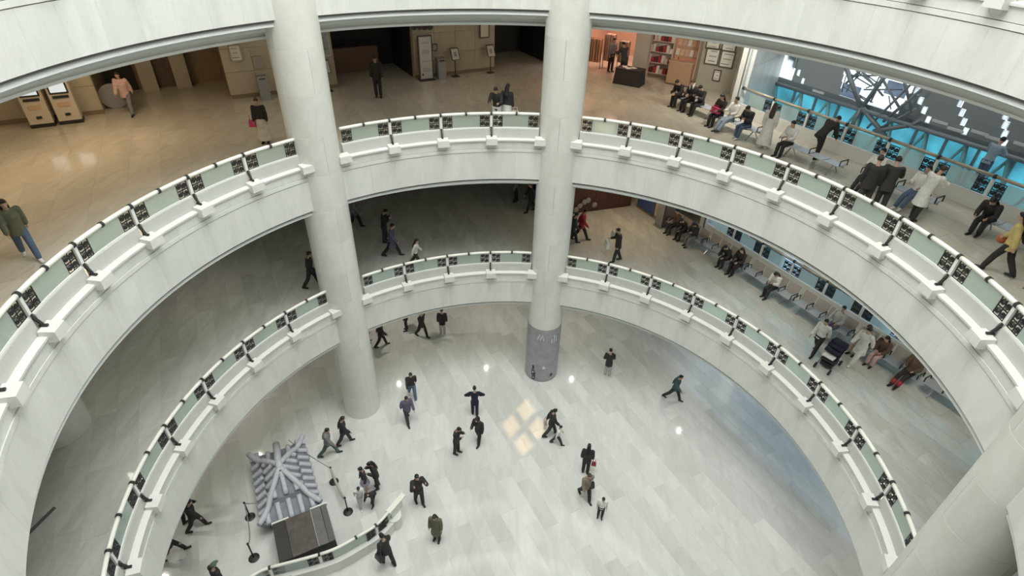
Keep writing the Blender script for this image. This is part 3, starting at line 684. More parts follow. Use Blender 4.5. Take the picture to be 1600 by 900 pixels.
framed('wall_notice', onW1(368, 83), .42, .6, A1, 'white framed notice on the tan wall left of the column', 'notice', PAPER, mat('pale_frame', (.5, .45, .36), .5), -1)
framed('wall_notice', onW1(403, 97), .3, .42, A1, 'small grey notice with a dark emblem left of the column', 'notice', mat('greige_paper', (.38, .35, .33), .6), mat('pale_frame', (.5, .45, .36), .5), -1, marks=1)
framed('wall_poster', onW1(503, 60), .55, 1.5, A1, 'tall blue-grey framed poster at the edge of the dark lobby', 'poster', mat('bluegrey_print', (.40, .44, .46), .5, noise=.2), mat('pale_frame2', (.6, .6, .56), .4), -1)
framed('wall_poster', onW1(757, 42), .5, 1.0, A1, 'white framed poster with a blue figure right of the stone wall', 'poster', PAPER, FRM, -1, marks=1, ink=mat('blue_ink', (.06, .09, .2), .6))
framed('wall_notice', onW1(679, 74), .24, .3, A1, 'tiny square sign beside the tall white board', 'notice', mat('greige_paper', (.38, .35, .33), .6), FRM, -1, marks=1)
for k in range(4):
    o = obj('wall_emblem', MB().tube([(0, -.02, 0), (0, .02, 0)], .14, 14), mat('dark_bronze', (.07, .06, .05), .4, .5), loc=onW1(647 + k * 8.3, 42), rz=A1)
    tag(o, ['first', 'second', 'third', 'fourth'][k] + ' from the left of four round dark emblems above the white board', 'emblem', 'round emblems above the board')
t = thing('poster_board', 'tall white upright notice board standing beside the dark lobby', 'board', W1(4.85, 18.45, Z2), A1)
obj('panel', MB().box((0, 0, 1.05), (.62, .06, 1.95)), mat('board_white', (.62, .63, .60), .5), t); f = MB()
for x in (-.34, .34): f.box((x, 0, 1.05), (.05, .08, 2.05))
for z in (.04, 2.07): f.box((0, 0, z), (.72, .08, .06))
obj('frame', f, FRM, t); obj('foot', MB().box((0, 0, .02), (.8, .45, .04)), IRON, t)
for k in range(4): obj('print', MB().box((0, -.035, 1.75 - k * .42), (.42 - .05 * (k % 2), .008, .2 if k % 2 else .08)), mat('pale_grey_ink', (.48, .49, .48), .6), t)
obj('print', MB().box((-.2, -.035, .28), (.07, .008, .1)), IRON, t)
def info_stand(P, rz, label):
    t = thing('information_stand', label, 'sign', P, rz)
    obj('base', MB().box((0, 0, .015), (.36, .32, .03)), IRON, t); obj('pole', MB().tube([(0, 0, .03), (0, .02, .85)], .025, 8), IRON, t)
    RX = Matrix.Rotation(rad(-28), 3, 'X'); pn = obj('panel', MB().box((0, 0, 1.1), (.44, .04, .62), R=RX), FRM, t); obj('sheet', MB().box((0, -.026, 1.088), (.36, .012, .52), R=RX), mat('board_white', (.62, .63, .60), .5), pn); obj('print', MB().box((0, -.036, 1.085), (.14, .01, .22), R=RX), mat('grey_ink', (.3, .3, .3), .6), pn)
info_stand(W1(6.45, 18.5, Z2), A1, 'tilted sign on a black pole beside the steel bin'); info_stand(W1(8.45, 18.45, Z2), A1, 'tilted sign on a black pole at the edge of the black passage'); info_stand(W1(-.05, 18.45, Z2), A1, 'tilted sign on a black pole half hidden by the left column')
def bin_(P, rz, label):
    t = thing('litter_bin', label, 'bin', P, rz)
    obj('body', MB().box((0, 0, .42), (.42, .36, .84)), mat('bin_steel', (.38, .39, .40), .4, .5), t); obj('lid', MB().hexa([(-.22, -.19, .84), (.22, -.19, .84), (.22, .19, .84), (-.22, .19, .84)], [(-.2, -.1, 1.0), (.2, -.1, 1.0), (.2, .19, 1.02), (-.2, .19, 1.02)]), mat('bin_lid', (.25, .25, .25), .4), t); obj('slot', MB().box((0, -.155, .91), (.26, .02, .06), R=Matrix.Rotation(rad(-30), 3, 'X')), IRON, t)
bin_(W1(5.6, 18.35, Z2), A1, 'grey steel litter bin right of the tall white board'); bin_(W1(-2.85, 18.3, Z2), A1, 'grey steel litter bin left of the left column')
o = obj('advert_panel', MB().tube([(0, -.03, 0), (0, .03, 0)], .5, 24), mat('grey_disc', (.32, .31, .32), .5), loc=W1(-8.55, 19.45, Z2 + .5), rz=A1); tag(o, 'round grey panel standing in the lift lobby beside the walker', 'sign')

# ------------------------------------------------------------------ lower gallery: dark booth, posters
MAR = mat('maroon_panel', (.075, .03, .022), .5, noise=.15)
b0, b1 = at(985, 322, Z1), at(918, 331, Z1); e = (b0 - b1).normalized(); nb = Vector((-e.y, e.x, 0)); bz = math.atan2(e.y, e.x)
b2 = b0 - e * 4.4
wb = structure('wall_dark_booth', label='dark maroon booth wall behind the lower gallery')
nW = 6
for k in range(nW):
    c = b2 + (b0 - b2) * ((k + .5) / nW); obj('wall_panel', MB().box((0, .05, 2.0), ((b0 - b2).length / nW - .015, .1, 3.98)), MAR, wb, loc=(c.x, c.y, Z1), rz=bz)
q = b2 + nb * 3.5; c = (b2 + q) / 2; obj('side_panel', MB().box((c.x, c.y, Z1 + 2), (.1, 3.5, 3.98), bz), DARKVOID, wb)
for k, (u, v) in enumerate(((906, 322), (913, 316), (919, 313), (929, 320), (900, 328))):
    P = on_plane(u, v, nb, b0.dot(nb) - .05); tag(obj('wall_rosette', MB().ell((0, 0, 0), (.16, .05, .16), 12, 6), mat('pale_rosette', (.30, .29, .28), .6), loc=P, rz=bz, smooth=True), 'pale round ornament on the maroon booth wall, ' + ['second from the left', 'third from the left', 'fourth from the left', 'rightmost', 'leftmost'][k], 'ornament', 'round ornaments on the booth wall')
wp = structure('wall_poster_partition', label='partition with a blue poster on the lower gallery')
obj('partition', MB().box(G(14.1, -10.95, Z1 + 2), (.6, 2.4, 3.98), rad(NANG)), mat('greige_partition', (.36, .30, .25), .5), wp)
RT = rad(NANG - 90)
t = framed('wall_poster', G(13.78, -11.25, Z1 + 1.15), 1.3, 2.0, RT, 'blue poster with a white mountain shape on the lower gallery', 'poster', mat('blue_print', (.05, .09, .26), .5), FRM, -1, marks=0)
obj('print', MB().add([(-.45, -.02, -.2), (.35, -.02, -.2), (.05, -.02, .55), (-.1, -.02, .35), (-.2, -.02, .5)], [(0, 1, 2, 3, 4)]), mat('paleblue_ink', (.30, .36, .5), .6), t)
framed('wall_poster', G(13.78, -10.2, Z1 + 1.1), .66, 1.8, RT, 'cream poster beside the blue poster on the lower gallery', 'poster', mat('cream_print', (.52, .44, .33), .6, noise=.1), FRM, -1)
t = thing('roll_up_banner', 'narrow grey banner stand beside the cream poster', 'banner', G(13.45, -9.75, Z1), RT); obj('sheet', MB().box((0, 0, .9), (.5, .03, 1.7)), mat('grey_banner', (.26, .27, .29), .5), t); obj('base', MB().box((0, 0, .03), (.56, .25, .06)), STEEL, t)
o = structure('trim_dark_strip', MB().box(at(52, 828, Z1) + Vector((0, 0, .03)), (.07, 1.3, .05), rad(-12)), DARKGAP, 'thin dark strip at the far left of the lower gallery')  # dark line drawn as a thin strip on the gallery floor

# ------------------------------------------------------------------ bench rows
def bench_proto(backc, seatc, back=True):
    t = thing('bench', 'x', 'bench'); w = .62; n = 4
    obj('beam', MB().box((0, -.05, .36), (n * w, .07, .06)), STEEL, t)
    for x in (-.9, .9):
        f = MB().tube([(x, .30, .02), (x, .0, .30), (x, -.10, .36)], .025, 6); f.tube([(x, -.36, .02), (x, -.08, .36)], .025, 6); obj('leg', f, STEEL, t)
    for k in range(n):
        x = (k - (n - 1) / 2) * w
        st = MB().hexa([(x - .29, .27, .42), (x + .29, .27, .42), (x + .29, -.24, .39), (x - .29, -.24, .39)], [(x - .29, .29, .45), (x + .29, .29, .45), (x + .29, -.24, .43), (x - .29, -.24, .43)]); obj('seat', st, seatc, t)
        if not back: continue
        bk = MB().hexa([(x - .27, -.21, .46), (x + .27, -.21, .46), (x + .27, -.34, .88), (x - .27, -.34, .88)], [(x - .27, -.24, .45), (x + .27, -.24, .45), (x + .27, -.37, .87), (x - .27, -.37, .87)]); obj('backrest', bk, backc, t)
    for k in range(n + 1):
        x = (k - n / 2) * w
        if not back and k % 2: continue
        obj('armrest', MB().tube([(x, -.22, .42), (x, -.2, .62), (x, .2, .62), (x, .2, .44)], .022, 6), IRON, t)
    return t
SEATU = mat('seat_perforated_silver', (.62, .68, .78), .4, .2); BACKU = mat('back_greige', (.50, .50, .47), .45, .1)
SEATM = mat('seat_silver_grey', (.50, .54, .57), .35, .3); BACKM = mat('back_taupe', (.40, .36, .33), .5)
RB = rad(NANG + 90)
UB = [(13.75, -9.25), (13.45, -6.6), (13.45, -2.95), (13.65, .2), (13.95, 3.7), (14.1, 6.4)]
LB = [(13.9, -8.25), (14.0, -5.75), (14.05, -3.15), (14.1, -.55), (14.2, 2.1), (14.35, 4.75)]
pu = bench_proto(BACKU, SEATU, False); pmz = bench_proto(BACKM, SEATM)
ordn = ['farthest', 'second farthest', 'third farthest', 'fourth farthest', 'fifth farthest', 'nearest']
for proto, lst, z, lv in ((pu, UB, Z2, 'upper'), (pmz, LB, Z1, 'lower')):
    for k, (d, s) in enumerate(lst):
        o = proto if k == 0 else copy_tree(proto)
        o.location = G(d, s, z); o.rotation_euler = (0, 0, RB); o['label'] = '%s four-seat metal bench before the glazing on the %s gallery' % (ordn[k], lv); o['group'] = 'waiting benches on the %s gallery' % lv

# ------------------------------------------------------------------ ground floor: roof model, dark case, rope posts, balustrade
RG = rad(NANG - 90)
SLATE = mat('blue_grey_stone', (.20, .215, .25), .6, noise=.12, nscale=4)
SLATE2 = mat('pale_blue_grey_stone', (.50, .52, .57), .55, noise=.1, nscale=5)
rc_ = G(-6.6, -7.0, 0); rt = thing('roof_model', 'blue-grey stone model of a tiled hip roof behind rope posts', 'sculpture', rc_, RG)
hx, hy, ez, rz_ = 1.72, 1.08, .55, 1.42        # local x along T2, y towards N2
def corner_lift(x, y): return .28 * max(0, abs(x) / hx - .55) * max(0, abs(y) / hy - .45) * 4
ridge = (-.06, .06)   # the hips meet in one point; a fifth ridge runs back from it
def roof_q(x, y):
    rx = min(max(x, ridge[0]), ridge[1]); return min(1, max(abs(x - rx) / (hx - ridge[1]), abs(y) / hy))
def roof_z(x, y):
    q = roof_q(x, y); return ez + (rz_ - ez) * (1 - q) ** 1.15 + corner_lift(x, y) + (.13 if q < .6 else 0)
obj('plinth', MB().box((0, 0, .2), (2.9, 1.7, .4)), mat('plinth_grey', (.30, .31, .33), .6), rt)
nx, ny = 34, 22; vs = [(-hx + 2 * hx * i / nx, -hy + 2 * hy * j / ny) for i in range(nx + 1) for j in range(ny + 1)]
base = MB(); top = [(x, y, roof_z(x, y)) for x, y in vs]; bot = [(x, y, roof_z(x, y) - .13) for x, y in vs]; nn = len(vs)
fs = [(i * (ny + 1) + j, (i + 1) * (ny + 1) + j, (i + 1) * (ny + 1) + j + 1, i * (ny + 1) + j + 1) for i in range(nx) for j in range(ny)]
edge = [i * (ny + 1) for i in range(nx + 1)] + [nx * (ny + 1) + j for j in range(1, ny + 1)] + [i * (ny + 1) + ny for i in range(nx - 1, -1, -1)] + [j for j in range(ny - 1, 0, -1)]
base.add(top + bot, fs + [tuple(k + nn for k in reversed(f)) for f in fs] + [(edge[k], edge[(k + 1) % len(edge)], edge[(k + 1) % len(edge)] + nn, edge[k] + nn) for k in range(len(edge))])
obj('roof_deck', base, SLATE, rt, smooth=False)
def slope_line(p, q, n=6, up=.03): return [(p[0] + (q[0] - p[0]) * k / n, p[1] + (q[1] - p[1]) * k / n, roof_z(p[0] + (q[0] - p[0]) * k / n, p[1] + (q[1] - p[1]) * k / n) + up) for k in range(n + 1)]
def rows(face, k, step, half):
    # tile rows on one face: an inner row down to the upper eave and an outer row below it
    c = k * step
    for q0, q1 in ((.06, .57), (.62, 1.01)):
        lo = max(q0, abs(c) / half)
        if lo > q1 - .08: continue
        a_, b_ = (lo, q1)
        if face[0]: p_, r_ = (face[0] * a_ * hx, c), (face[0] * b_ * hx, c)
        else: p_, r_ = (c, face[1] * a_ * hy), (c, face[1] * b_ * hy)
        obj('roof_tile_row', MB().tube(slope_line(p_, r_, 5), .10, 8), SLATE2, rt, smooth=True)
for sx in (-1, 1):
    for k in range(-2, 3): rows((sx, 0), k, .40, hy)
for sy in (-1, 1):
    for k in range(-4, 5): rows((0, sy), k, .37, hx)
for sx in (-1, 1):
    for sy in (-1, 1): obj('hip_ridge', MB().tube(slope_line((ridge[1] if sx > 0 else ridge[0], 0), (sx * hx * 1.02, sy * hy * 1.02), 8, .08), [.11] * 7 + [.12, .09], 8), SLATE2, rt, smooth=True)
obj('main_ridge', MB().tube([(-hx * 1.05, 0, ez + .3), (-1.2, 0, ez + .5), (-.6, 0, rz_ + .02), (-.2, 0, rz_ + .2), (ridge[1] + .1, 0, rz_ + .2)], .14, 8), SLATE2, rt, smooth=True)
obj('ridge_end', MB().box((ridge[1] + .16, 0, rz_ + .1), (.09, .34, .2)), mat('dark_slate', (.06, .065, .07), .6), rt)

cs = thing('display_case', 'dark brown display case with three long panels behind the curved balustrade', 'display case', G(-6.33, -4.25, 0), RG)
DK = mat('dark_case_face', (.045, .042, .04), .4, noise=.1); DB = mat('brown_case_top', (.10, .085, .075), .4, noise=.25, nscale=4); DG = mat('grey_case_top', (.15, .145, .145), .4, noise=.12)
obj('body', MB().box((0, 0, .44), (1.6, 1.92, .88)), DK, cs)
for y0, y1, m_ in ((-.96, -.52, DK), (-.51, .38, DB), (.40, .74, DG), (.75, .96, mat('grey_case_edge', (.12, .115, .115), .4))): obj('top_panel', MB().box((0, (y0 + y1) / 2, .9), (1.6, y1 - y0 - .01, .05)), m_, cs)
obj('trim_strip', MB().box((0, .39, .935), (1.6, .03, .02)), STEEL, cs)
obj('back_ledge', MB().box((-.83, -.68, .87), (.09, .6, .1)), STONE2, cs); obj('back_ledge', MB().box((-.83, .70, .87), (.09, .62, .1)), STONE2, cs)

def stanchion(P, label):
    t = thing('rope_post', label, 'rope post', P, 0, 'rope posts around the roof model')
    obj('base', MB().lathe([(.19, 0), (.19, .02), (.14, .05), (.03, .07)], 20), IRON, t, smooth=False); obj('pole', MB().tube([(0, 0, .06), (0, 0, .93)], .026, 8), IRON, t, smooth=True); obj('cap', MB().ell((0, 0, .95), (.045, .045, .04), 10, 6), IRON, t, smooth=True)
    return P + Vector((0, 0, .9))
s1 = stanchion(at(522, 753, 0), 'black rope post right of the roof model'); s2 = stanchion(at(544, 800, 0), 'black rope post right of the dark display case'); s3 = stanchion(at(391, 808, 0), 'black rope post left of the roof model'); s4 = stanchion(at(397, 872, 0), 'black rope post left of the dark display case')
def rope(a, b, sag, r, m, label):
    pts = [a + (b - a) * (k / 12) - Vector((0, 0, sag * 4 * (k / 12) * (1 - k / 12))) for k in range(13)]
    tag(obj('barrier_rope', MB().tube(pts, r, 8), m, smooth=True), label, 'rope')
BEI = mat('beige_rope', (.42, .40, .35), .8); GRR = mat('grey_rope', (.22, .22, .22), .7)
rope(s1, s2, .42, .05, BEI, 'thick beige barrier rope sagging right of the display case')
rope(s1, G(-6.1, -8.9, .75), .1, .016, GRR, 'thin grey barrier line running over the roof model')
rope(s3, s3 + Vector((.75, .22, -.15)), .05, .02, GRR, 'short grey barrier line at the left corner of the roof model')
rope(s3, s4, .5, .018, GRR, 'thin grey barrier line between the two left rope posts')

def smooth_path(pts, n):
    out = []; m_ = len(pts)
    for i in range(m_ - 1):
        p0, p1, p2, p3 = pts[max(0, i - 1)], pts[i], pts[i + 1], pts[min(m_ - 1, i + 2)]
        for k in range(n):
            t = k / n; out.append(.5 * ((2 * p1) + (p2 - p0) * t + (2 * p0 - 5 * p1 + 4 * p2 - p3) * t * t + (3 * p1 - p0 - 3 * p2 + p3) * t ** 3))
    return out + [pts[-1]]
bp = [at(u, v, 1.13) for u, v in ((380, 910), (400, 896), (421, 887), (475, 873), (520, 859), (556, 840), (587, 821), (607, 800))]
path = [Vector((p.x, p.y, 0)) for p in smooth_path(bp, 4)]
bl = thing('curved_balustrade', 'low curved stone balustrade with glass and rail beside the display case', 'balustrade', (0, 0, 0))
def sweep(path, w0, w1, z0, z1, up=0):
    mb = MB(); vs = []
    for i, p in enumerate(path):
        d = (path[min(i + 1, len(path) - 1)] - path[max(i - 1, 0)]).normalized(); nn_ = Vector((d.y, -d.x, 0))
        vs += [p + nn_ * w0 + Vector((0, 0, z0)), p + nn_ * w1 + Vector((0, 0, z0)), p + nn_ * w1 + Vector((0, 0, z1)), p + nn_ * w0 + Vector((0, 0, z1))]
    fs = [(i * 4 + j, i * 4 + (j + 1) % 4, i * 4 + 4 + (j + 1) % 4, i * 4 + 4 + j) for i in range(len(path) - 1) for j in range(4)] + [(3, 2, 1, 0), tuple(range(len(vs) - 4, len(vs)))]
    return mb.add(vs, fs)
obj('curb', sweep(path, -.07, .16, 0, .52), STONE, bl); obj('coping', sweep(path, -.1, .2, .521, .59), STONE2, bl)
q = len(path); cuts = [0, 8, 14, 20, 24, q - 1]
for a, b in zip(cuts[:-1], cuts[1:]):
    obj('handrail', MB().tube([p + Vector((0, 0, 1.13)) for p in path[a:b + 1]], .056, 8), RAILW, bl, smooth=True); obj('glass_pane', sweep(path[a:b + 1], -.008, .008, .6, 1.06), RGLASS, bl)
for a in cuts[1:-1]:
    p = path[a]; d = (path[a + 1] - path[a - 1]).normalized(); rz = math.atan2(d.y, d.x)
    obj('collar', SMO['collar'], IRON, bl, loc=p + Vector((0, 0, 1.13)), rz=rz)
    if a in (14, 24, 8):
        obj('post', SMO['post'], POSTW, bl, loc=p + Vector((0, 0, .58)), rz=rz)
        for sg in (-1, 1): obj('scroll_panel', SMO['scroll'], IRON, bl, loc=p + d * (.245 * sg) + Vector((0, 0, .6)), rz=rz)
pe = path[-1]; d = (path[-1] - path[-3]).normalized()
obj('end_pier', MB().lathe([(.27, 0), (.27, .55), (.29, .56), (.29, .63), (.26, .64)], 28, pe + d * .22), STONE, bl, smooth=False)
obj('scroll_panel', SMO['scroll'], IRON, bl, loc=pe - d * .25 + Vector((0, 0, .6)), rz=math.atan2(d.y, d.x))
obj('end_panel', MB().box(pe + d * .38 + Vector((0, 0, .86)), (.62, .12, .44), math.atan2(d.y, d.x)), STONE, bl); obj('end_rail', MB().box(pe + d * .42 + Vector((0, 0, 1.12)), (.9, .2, .1), math.atan2(d.y, d.x)), RAILW, bl)

# unseen spot and holed plate added to cast the warm floor pattern
pc = Vector((.1, -1.5, 23.6)); tgt = at(820, 667, 0)
sp = bpy.data.lights.new('added_pattern_spot', 'SPOT'); sp.energy = 15000; sp.color = (1.0, .62, .28); sp.spot_size = rad(9); sp.spot_blend = .1; sp.shadow_soft_size = .0025
so = bpy.data.objects.new('added_pattern_spot', sp); COL.objects.link(so); so.location = pc; so.rotation_euler = (tgt - pc).to_track_quat('-Z', 'Y').to_euler()
pj = thing('added_spot_projector', 'unseen spot projector added to cast the warm floor pattern', 'projector', pc)
pj.rotation_euler = so.rotation_euler
k = .5 / (tgt - pc).length
pl = MB(); ax, ay = 1.05 * k, 1.6 * k     # half sizes of the lozenge hole at the plate
o_ = .12; z = -.5
quad = [(0, ay, z), (-ax, 0, z), (0, -ay, z), (ax, 0, z)]; outer = [(0, o_, z), (-o_, 0, z), (0, -o_, z), (o_, 0, z)]
pl.add(quad + outer, [(i, (i + 1) % 4, (i + 1) % 4 + 4, i + 4) for i in range(4)])
obj('gobo_plate', pl, IRON, pj)
for p_, q_ in (((-ax / 2, ay / 2, z), (ax / 2, -ay / 2, z)), ((ax / 2, ay / 2, z), (-ax / 2, -ay / 2, z))): obj('gobo_bar', MB().tube([p_, q_], .0032, 6), IRON, pj)
obj('housing', MB().tube([(0, 0, .1), (0, 0, .35)], .12, 14), IRON, pj); obj('barrel', MB().arc([(.115, -.52), (.115, .1), (.125, .1), (.125, -.52)], 0, 360, 20), IRON, pj)

# ------------------------------------------------------------------ people
def rotx(v, a, o=Vector((0, 0, 0))):
    v = v - o; c, s_ = math.cos(a), math.sin(a); return o + Vector((v.x, v.y * c + v.z * s_, -v.y * s_ + v.z * c))      # positive a leans forward (+y)
POSES = {   # legs: (hip pitch, knee flex) left, right; arms: (pitch, abduct, elbow, inward) left, right; lean; head pitch
    'stand': dict(l=((2, 3), (-2, 3)), a=((4, 8, 12, 0), (4, 8, 12, 0)), lean=2, head=8),
    'walk': dict(l=((22, 8), (-19, 14)), a=((-22, 7, 12, 0), (22, 7, 20, 0)), lean=4, head=6),
    'walk2': dict(l=((-20, 18), (24, 6)), a=((20, 8, 25, 0), (-20, 7, 12, 0)), lean=5, head=8),
    'stride': dict(l=((27, 6), (-25, 14)), a=((-26, 8, 14, 0), (24, 8, 25, 0)), lean=6, head=4),
    'phone': dict(l=((3, 3), (-3, 4)), a=((18, 10, 110, 22), (22, 10, 112, 25)), lean=4, head=28),
    'photo': dict(l=((8, 4), (-10, 6)), a=((62, 18, 88, 20), (62, 24, 92, 22)), lean=-2, head=2),
    'elbows': dict(l=((6, 4), (-5, 5)), a=((10, 55, 75, 70), (10, 55, 75, 70)), lean=3, head=6),
    'bagarm': dict(l=((14, 6), (-12, 10)), a=((4, 8, 14, 0), (20, 10, 85, 25)), lean=4, head=10),
    'bend': dict(l=((30, 24), (4, 14)), a=((48, 10, 24, 8), (52, 10, 28, 8)), lean=46, head=12),
    'lean_rail': dict(l=((8, 6), (-6, 6)), a=((50, 12, 60, 20), (50, 12, 60, 20)), lean=16, head=14),
    'sit': dict(l=((84, 82), (84, 78)), a=((24, 8, 62, 18), (24, 8, 62, 18)), lean=4, head=14, sit=1),
    'sit_fwd': dict(l=((86, 88), (82, 80)), a=((44, 9, 66, 20), (40, 9, 70, 20)), lean=30, head=14, sit=1),
    'sit_back': dict(l=((80, 40), (78, 46)), a=((14, 10, 58, 16), (18, 10, 70, 20)), lean=-12, head=10, sit=1),
    'sit_phone': dict(l=((84, 70), (84, 86)), a=((26, 8, 92, 24), (28, 8, 96, 26)), lean=10, head=34, sit=1),
}
def skeleton(pose):
    d = POSES[pose]; J = {}; hipz = .90 if not d.get('sit') else .52
    root = Vector((0, 0, hipz)); J['pelvis'] = root
    for sd, nm, (hp, kf) in ((-1, 'L', d['l'][0]), (1, 'R', d['l'][1])):
        h = root + Vector((sd * .092, 0, -.02)); a = rad(hp); k = h + Vector((sd * .015, math.sin(a), -math.cos(a))) * .42
        b = a - rad(kf); an = k + Vector((0, math.sin(b), -math.cos(b))) * .41
        J['hip' + nm], J['knee' + nm], J['ankle' + nm] = h, k, an
        ft = max(0, min(.35, b * -.5)) if not d.get('sit') else 0
        J['heel' + nm] = an + Vector((0, -.05, -.045)); J['toe' + nm] = an + Vector((sd * .015, .17, -.05 + (0 if b > -.2 else -.02)))
    lean = rad(d['lean']); o = root
    up = lambda x, y, z: rotx(Vector((x, y, z)) + root, lean, o)
    J['waist'] = up(0, 0, .14); J['chest'] = up(0, .01, .36); J['neck0'] = up(0, -.005, .55); J['neck1'] = up(0, .02, .62)
    for sd, nm, (p, ab, el, inw) in ((-1, 'L', d['a'][0]), (1, 'R', d['a'][1])):
        sh = up(sd * .185, 0, .50); p_, ab_ = rad(p), rad(ab)
        dr = Vector((sd * math.sin(ab_), math.sin(p_) * math.cos(ab_), -math.cos(p_) * math.cos(ab_))); dr = rotx(dr, lean)
        eb = sh + dr * .285
        q = p_ + rad(el); i_ = rad(inw)
        fd = Vector((-sd * math.sin(i_) + sd * math.sin(ab_) * .4 * (1 if inw < 40 else 0), math.sin(q) * math.cos(i_), -math.cos(q) * math.cos(i_))); fd = rotx(fd, lean).normalized()
        if pose == 'elbows': fd = rotx(Vector((-sd * .75, .35, -.45)), lean).normalized()
        wr = eb + fd * .25
        J['sh' + nm], J['el' + nm], J['wr' + nm], J['fd' + nm] = sh, eb, wr, fd
    J['head'] = J['neck1'] + rotx(Vector((0, .025, .105)), lean + rad(d['head'])); J['hr'] = lean + rad(d['head'])
    m_ = min(min(J['heel' + n].z, J['toe' + n].z) for n in 'LR') - .035
    for k in J:
        if isinstance(J[k], Vector) and not k.startswith('fd'): J[k] = J[k] - Vector((0, 0, m_ if not d.get('sit') else 0))
    if d.get('sit'):      # feet to the floor
        low = min(min(J['heel' + n].z, J['toe' + n].z) for n in 'LR') - .035
        for n in 'LR':
            for k in ('ankle', 'heel', 'toe'): J[k + n] = J[k + n] - Vector((0, 0, low * .8))
    return J
def HR(J): return Matrix(((1, 0, 0), (0, math.cos(J['hr']), math.sin(J['hr'])), (0, -math.sin(J['hr']), math.cos(J['hr']))))
X = Vector((1, 0, 0))
def limb(mb, pts, rs, n=10):
    P, Rr = [], []
    for i in range(len(pts) - 1):
        for k in range(4):
            t = k / 4; P.append(pts[i].lerp(pts[i + 1], t)); Rr.append(rs[i] + (rs[i + 1] - rs[i]) * t)
    P.append(pts[-1]); Rr.append(rs[-1]); mb.tube(P, Rr, n); mb.ell(pts[0], (rs[0],) * 3, 8, 6); mb.ell(pts[-1], (rs[-1],) * 3, 8, 6)
    for p, r in zip(pts[1:-1], rs[1:-1]): mb.ell(p, (r * 1.01,) * 3, 8, 6)
def torso(mb, J, g=0.0, low=-.1, hi=True, flare=0):
    d0 = (J['waist'] - J['pelvis']).normalized()
    P = [J['pelvis'] + d0 * low, J['pelvis'], J['waist'], J['chest'], J['chest'].lerp(J['neck0'], .62), J['neck0']]
    Rr = [(.135 + g + flare, .095 + g + flare * .8), (.158 + g, .108 + g), (.132 + g, .095 + g), (.160 + g, .112 + g), (.165 + g, .098 + g), (.075 + g, .062 + g)]
    PP, RR = [], []
    for i in range(len(P) - 1):
        for k in range(4):
            t = k / 4; PP.append(P[i].lerp(P[i + 1], t)); RR.append(tuple(x + (y - x) * t for x, y in zip(Rr[i], Rr[i + 1])))
    PP.append(P[-1]); RR.append(Rr[-1]); mb.tube(PP, RR, 16, side=(1, 0, 0))
def hand(mb, w, d, sd):
    d = d.normalized(); x = Vector((1, 0, 0)); x = (x - d * x.dot(d)); x = x.normalized() if x.length > .1 else Vector((0, 1, 0)); y = d.cross(x)      # y: across the palm
    if abs(y.z) > .9: pass
    mb.tube([w, w + d * .04, w + d * .085], [(.018, .026), (.016, .038), (.014, .04)], 8, side=x)
    for k, (o, L) in enumerate(((-.03, .062), (-.01, .072), (.011, .068), (.031, .052))):
        b = w + d * .078 + y * o; m_ = b + d * (L * .55) + x * .004; e_ = m_ + d * (L * .42) - x * (.018 * sd); mb.tube([b, m_, e_], [.0105, .0095, .008], 6)
    b = w + d * .025 - y * .03; mb.tube([b, b + d * .03 - y * .022, b + d * .06 - y * .026], [.013, .011, .009], 6)
def body_mb(J):
    mb = MB(); torso(mb, J)
    for n, sd in (('L', -1), ('R', 1)):
        limb(mb, [J['hip' + n], J['knee' + n], J['ankle' + n]], [.082, .053, .038]); limb(mb, [J['knee' + n].lerp(J['ankle' + n], .05), J['knee' + n].lerp(J['ankle' + n], .35), J['ankle' + n]], [.052, .056, .037])
        mb.tube([J['heel' + n], J['ankle' + n] + Vector((0, .04, -.04)), J['toe' + n]], [(.034, .032), (.04, .034), (.036, .02)], 8, side=(1, 0, 0))
        limb(mb, [J['sh' + n], J['el' + n], J['wr' + n]], [.05, .039, .027]); hand(mb, J['wr' + n] - J['fd' + n] * .01, J['fd' + n], sd)
    mb.tube([J['neck0'] - Vector((0, 0, .03)), J['neck1'], J['head']], [.056, .05, .05], 10)
    h, R = J['head'], HR(J)
    mb.ell(h + R @ Vector((0, -.005, .015)), (.074, .092, .105), 14, 10, R); mb.ell(h + R @ Vector((0, .03, -.05)), (.056, .062, .062), 12, 8, R)
    mb.ell(h + R @ Vector((0, .098, -.012)), (.013, .02, .026), 8, 6, R)
    for sd in (-1, 1): mb.ell(h + R @ Vector((sd * .076, -.005, -.005)), (.012, .02, .032), 8, 6, R)
    return mb
def top_mb(J, low=-.12, g=.02, sleeve=.93, flare=.012):
    mb = MB(); torso(mb, J, g, low, flare=flare)
    for n in 'LR':
        e_ = J['el' + n].lerp(J['wr' + n], (sleeve - .5) * 2) if sleeve > .5 else J['sh' + n].lerp(J['el' + n], sleeve * 2)
        if sleeve > .5: limb(mb, [J['sh' + n], J['el' + n], e_], [.058 + g, .046 + g, .034 + g])
        else: limb(mb, [J['sh' + n], e_], [.058 + g, .052 + g])
        mb.ell(J['sh' + n].lerp(J['neck0'], .4) - Vector((0, 0, .02)), (.08, .075, .06), 10, 6)
    return mb
def legs_mb(J, g=.02, end=.96):
    mb = MB(); mb.ell(J['pelvis'] + Vector((0, 0, -.01)), (.165 + g * .6, .115 + g, .13), 14, 8); mb.ell(J['pelvis'].lerp(J['waist'], .35), (.14 + g * .7, .1 + g, .08), 14, 8)
    for n in 'LR':
        e_ = J['knee' + n].lerp(J['ankle' + n], (end - .5) * 2)
        if end > .5: limb(mb, [J['hip' + n], J['knee' + n], e_], [.092 + g * .6, .062 + g, .05 + g])
        else: limb(mb, [J['hip' + n], J['hip' + n].lerp(J['knee' + n], end * 2)], [.095 + g * .6, .075 + g])
    return mb
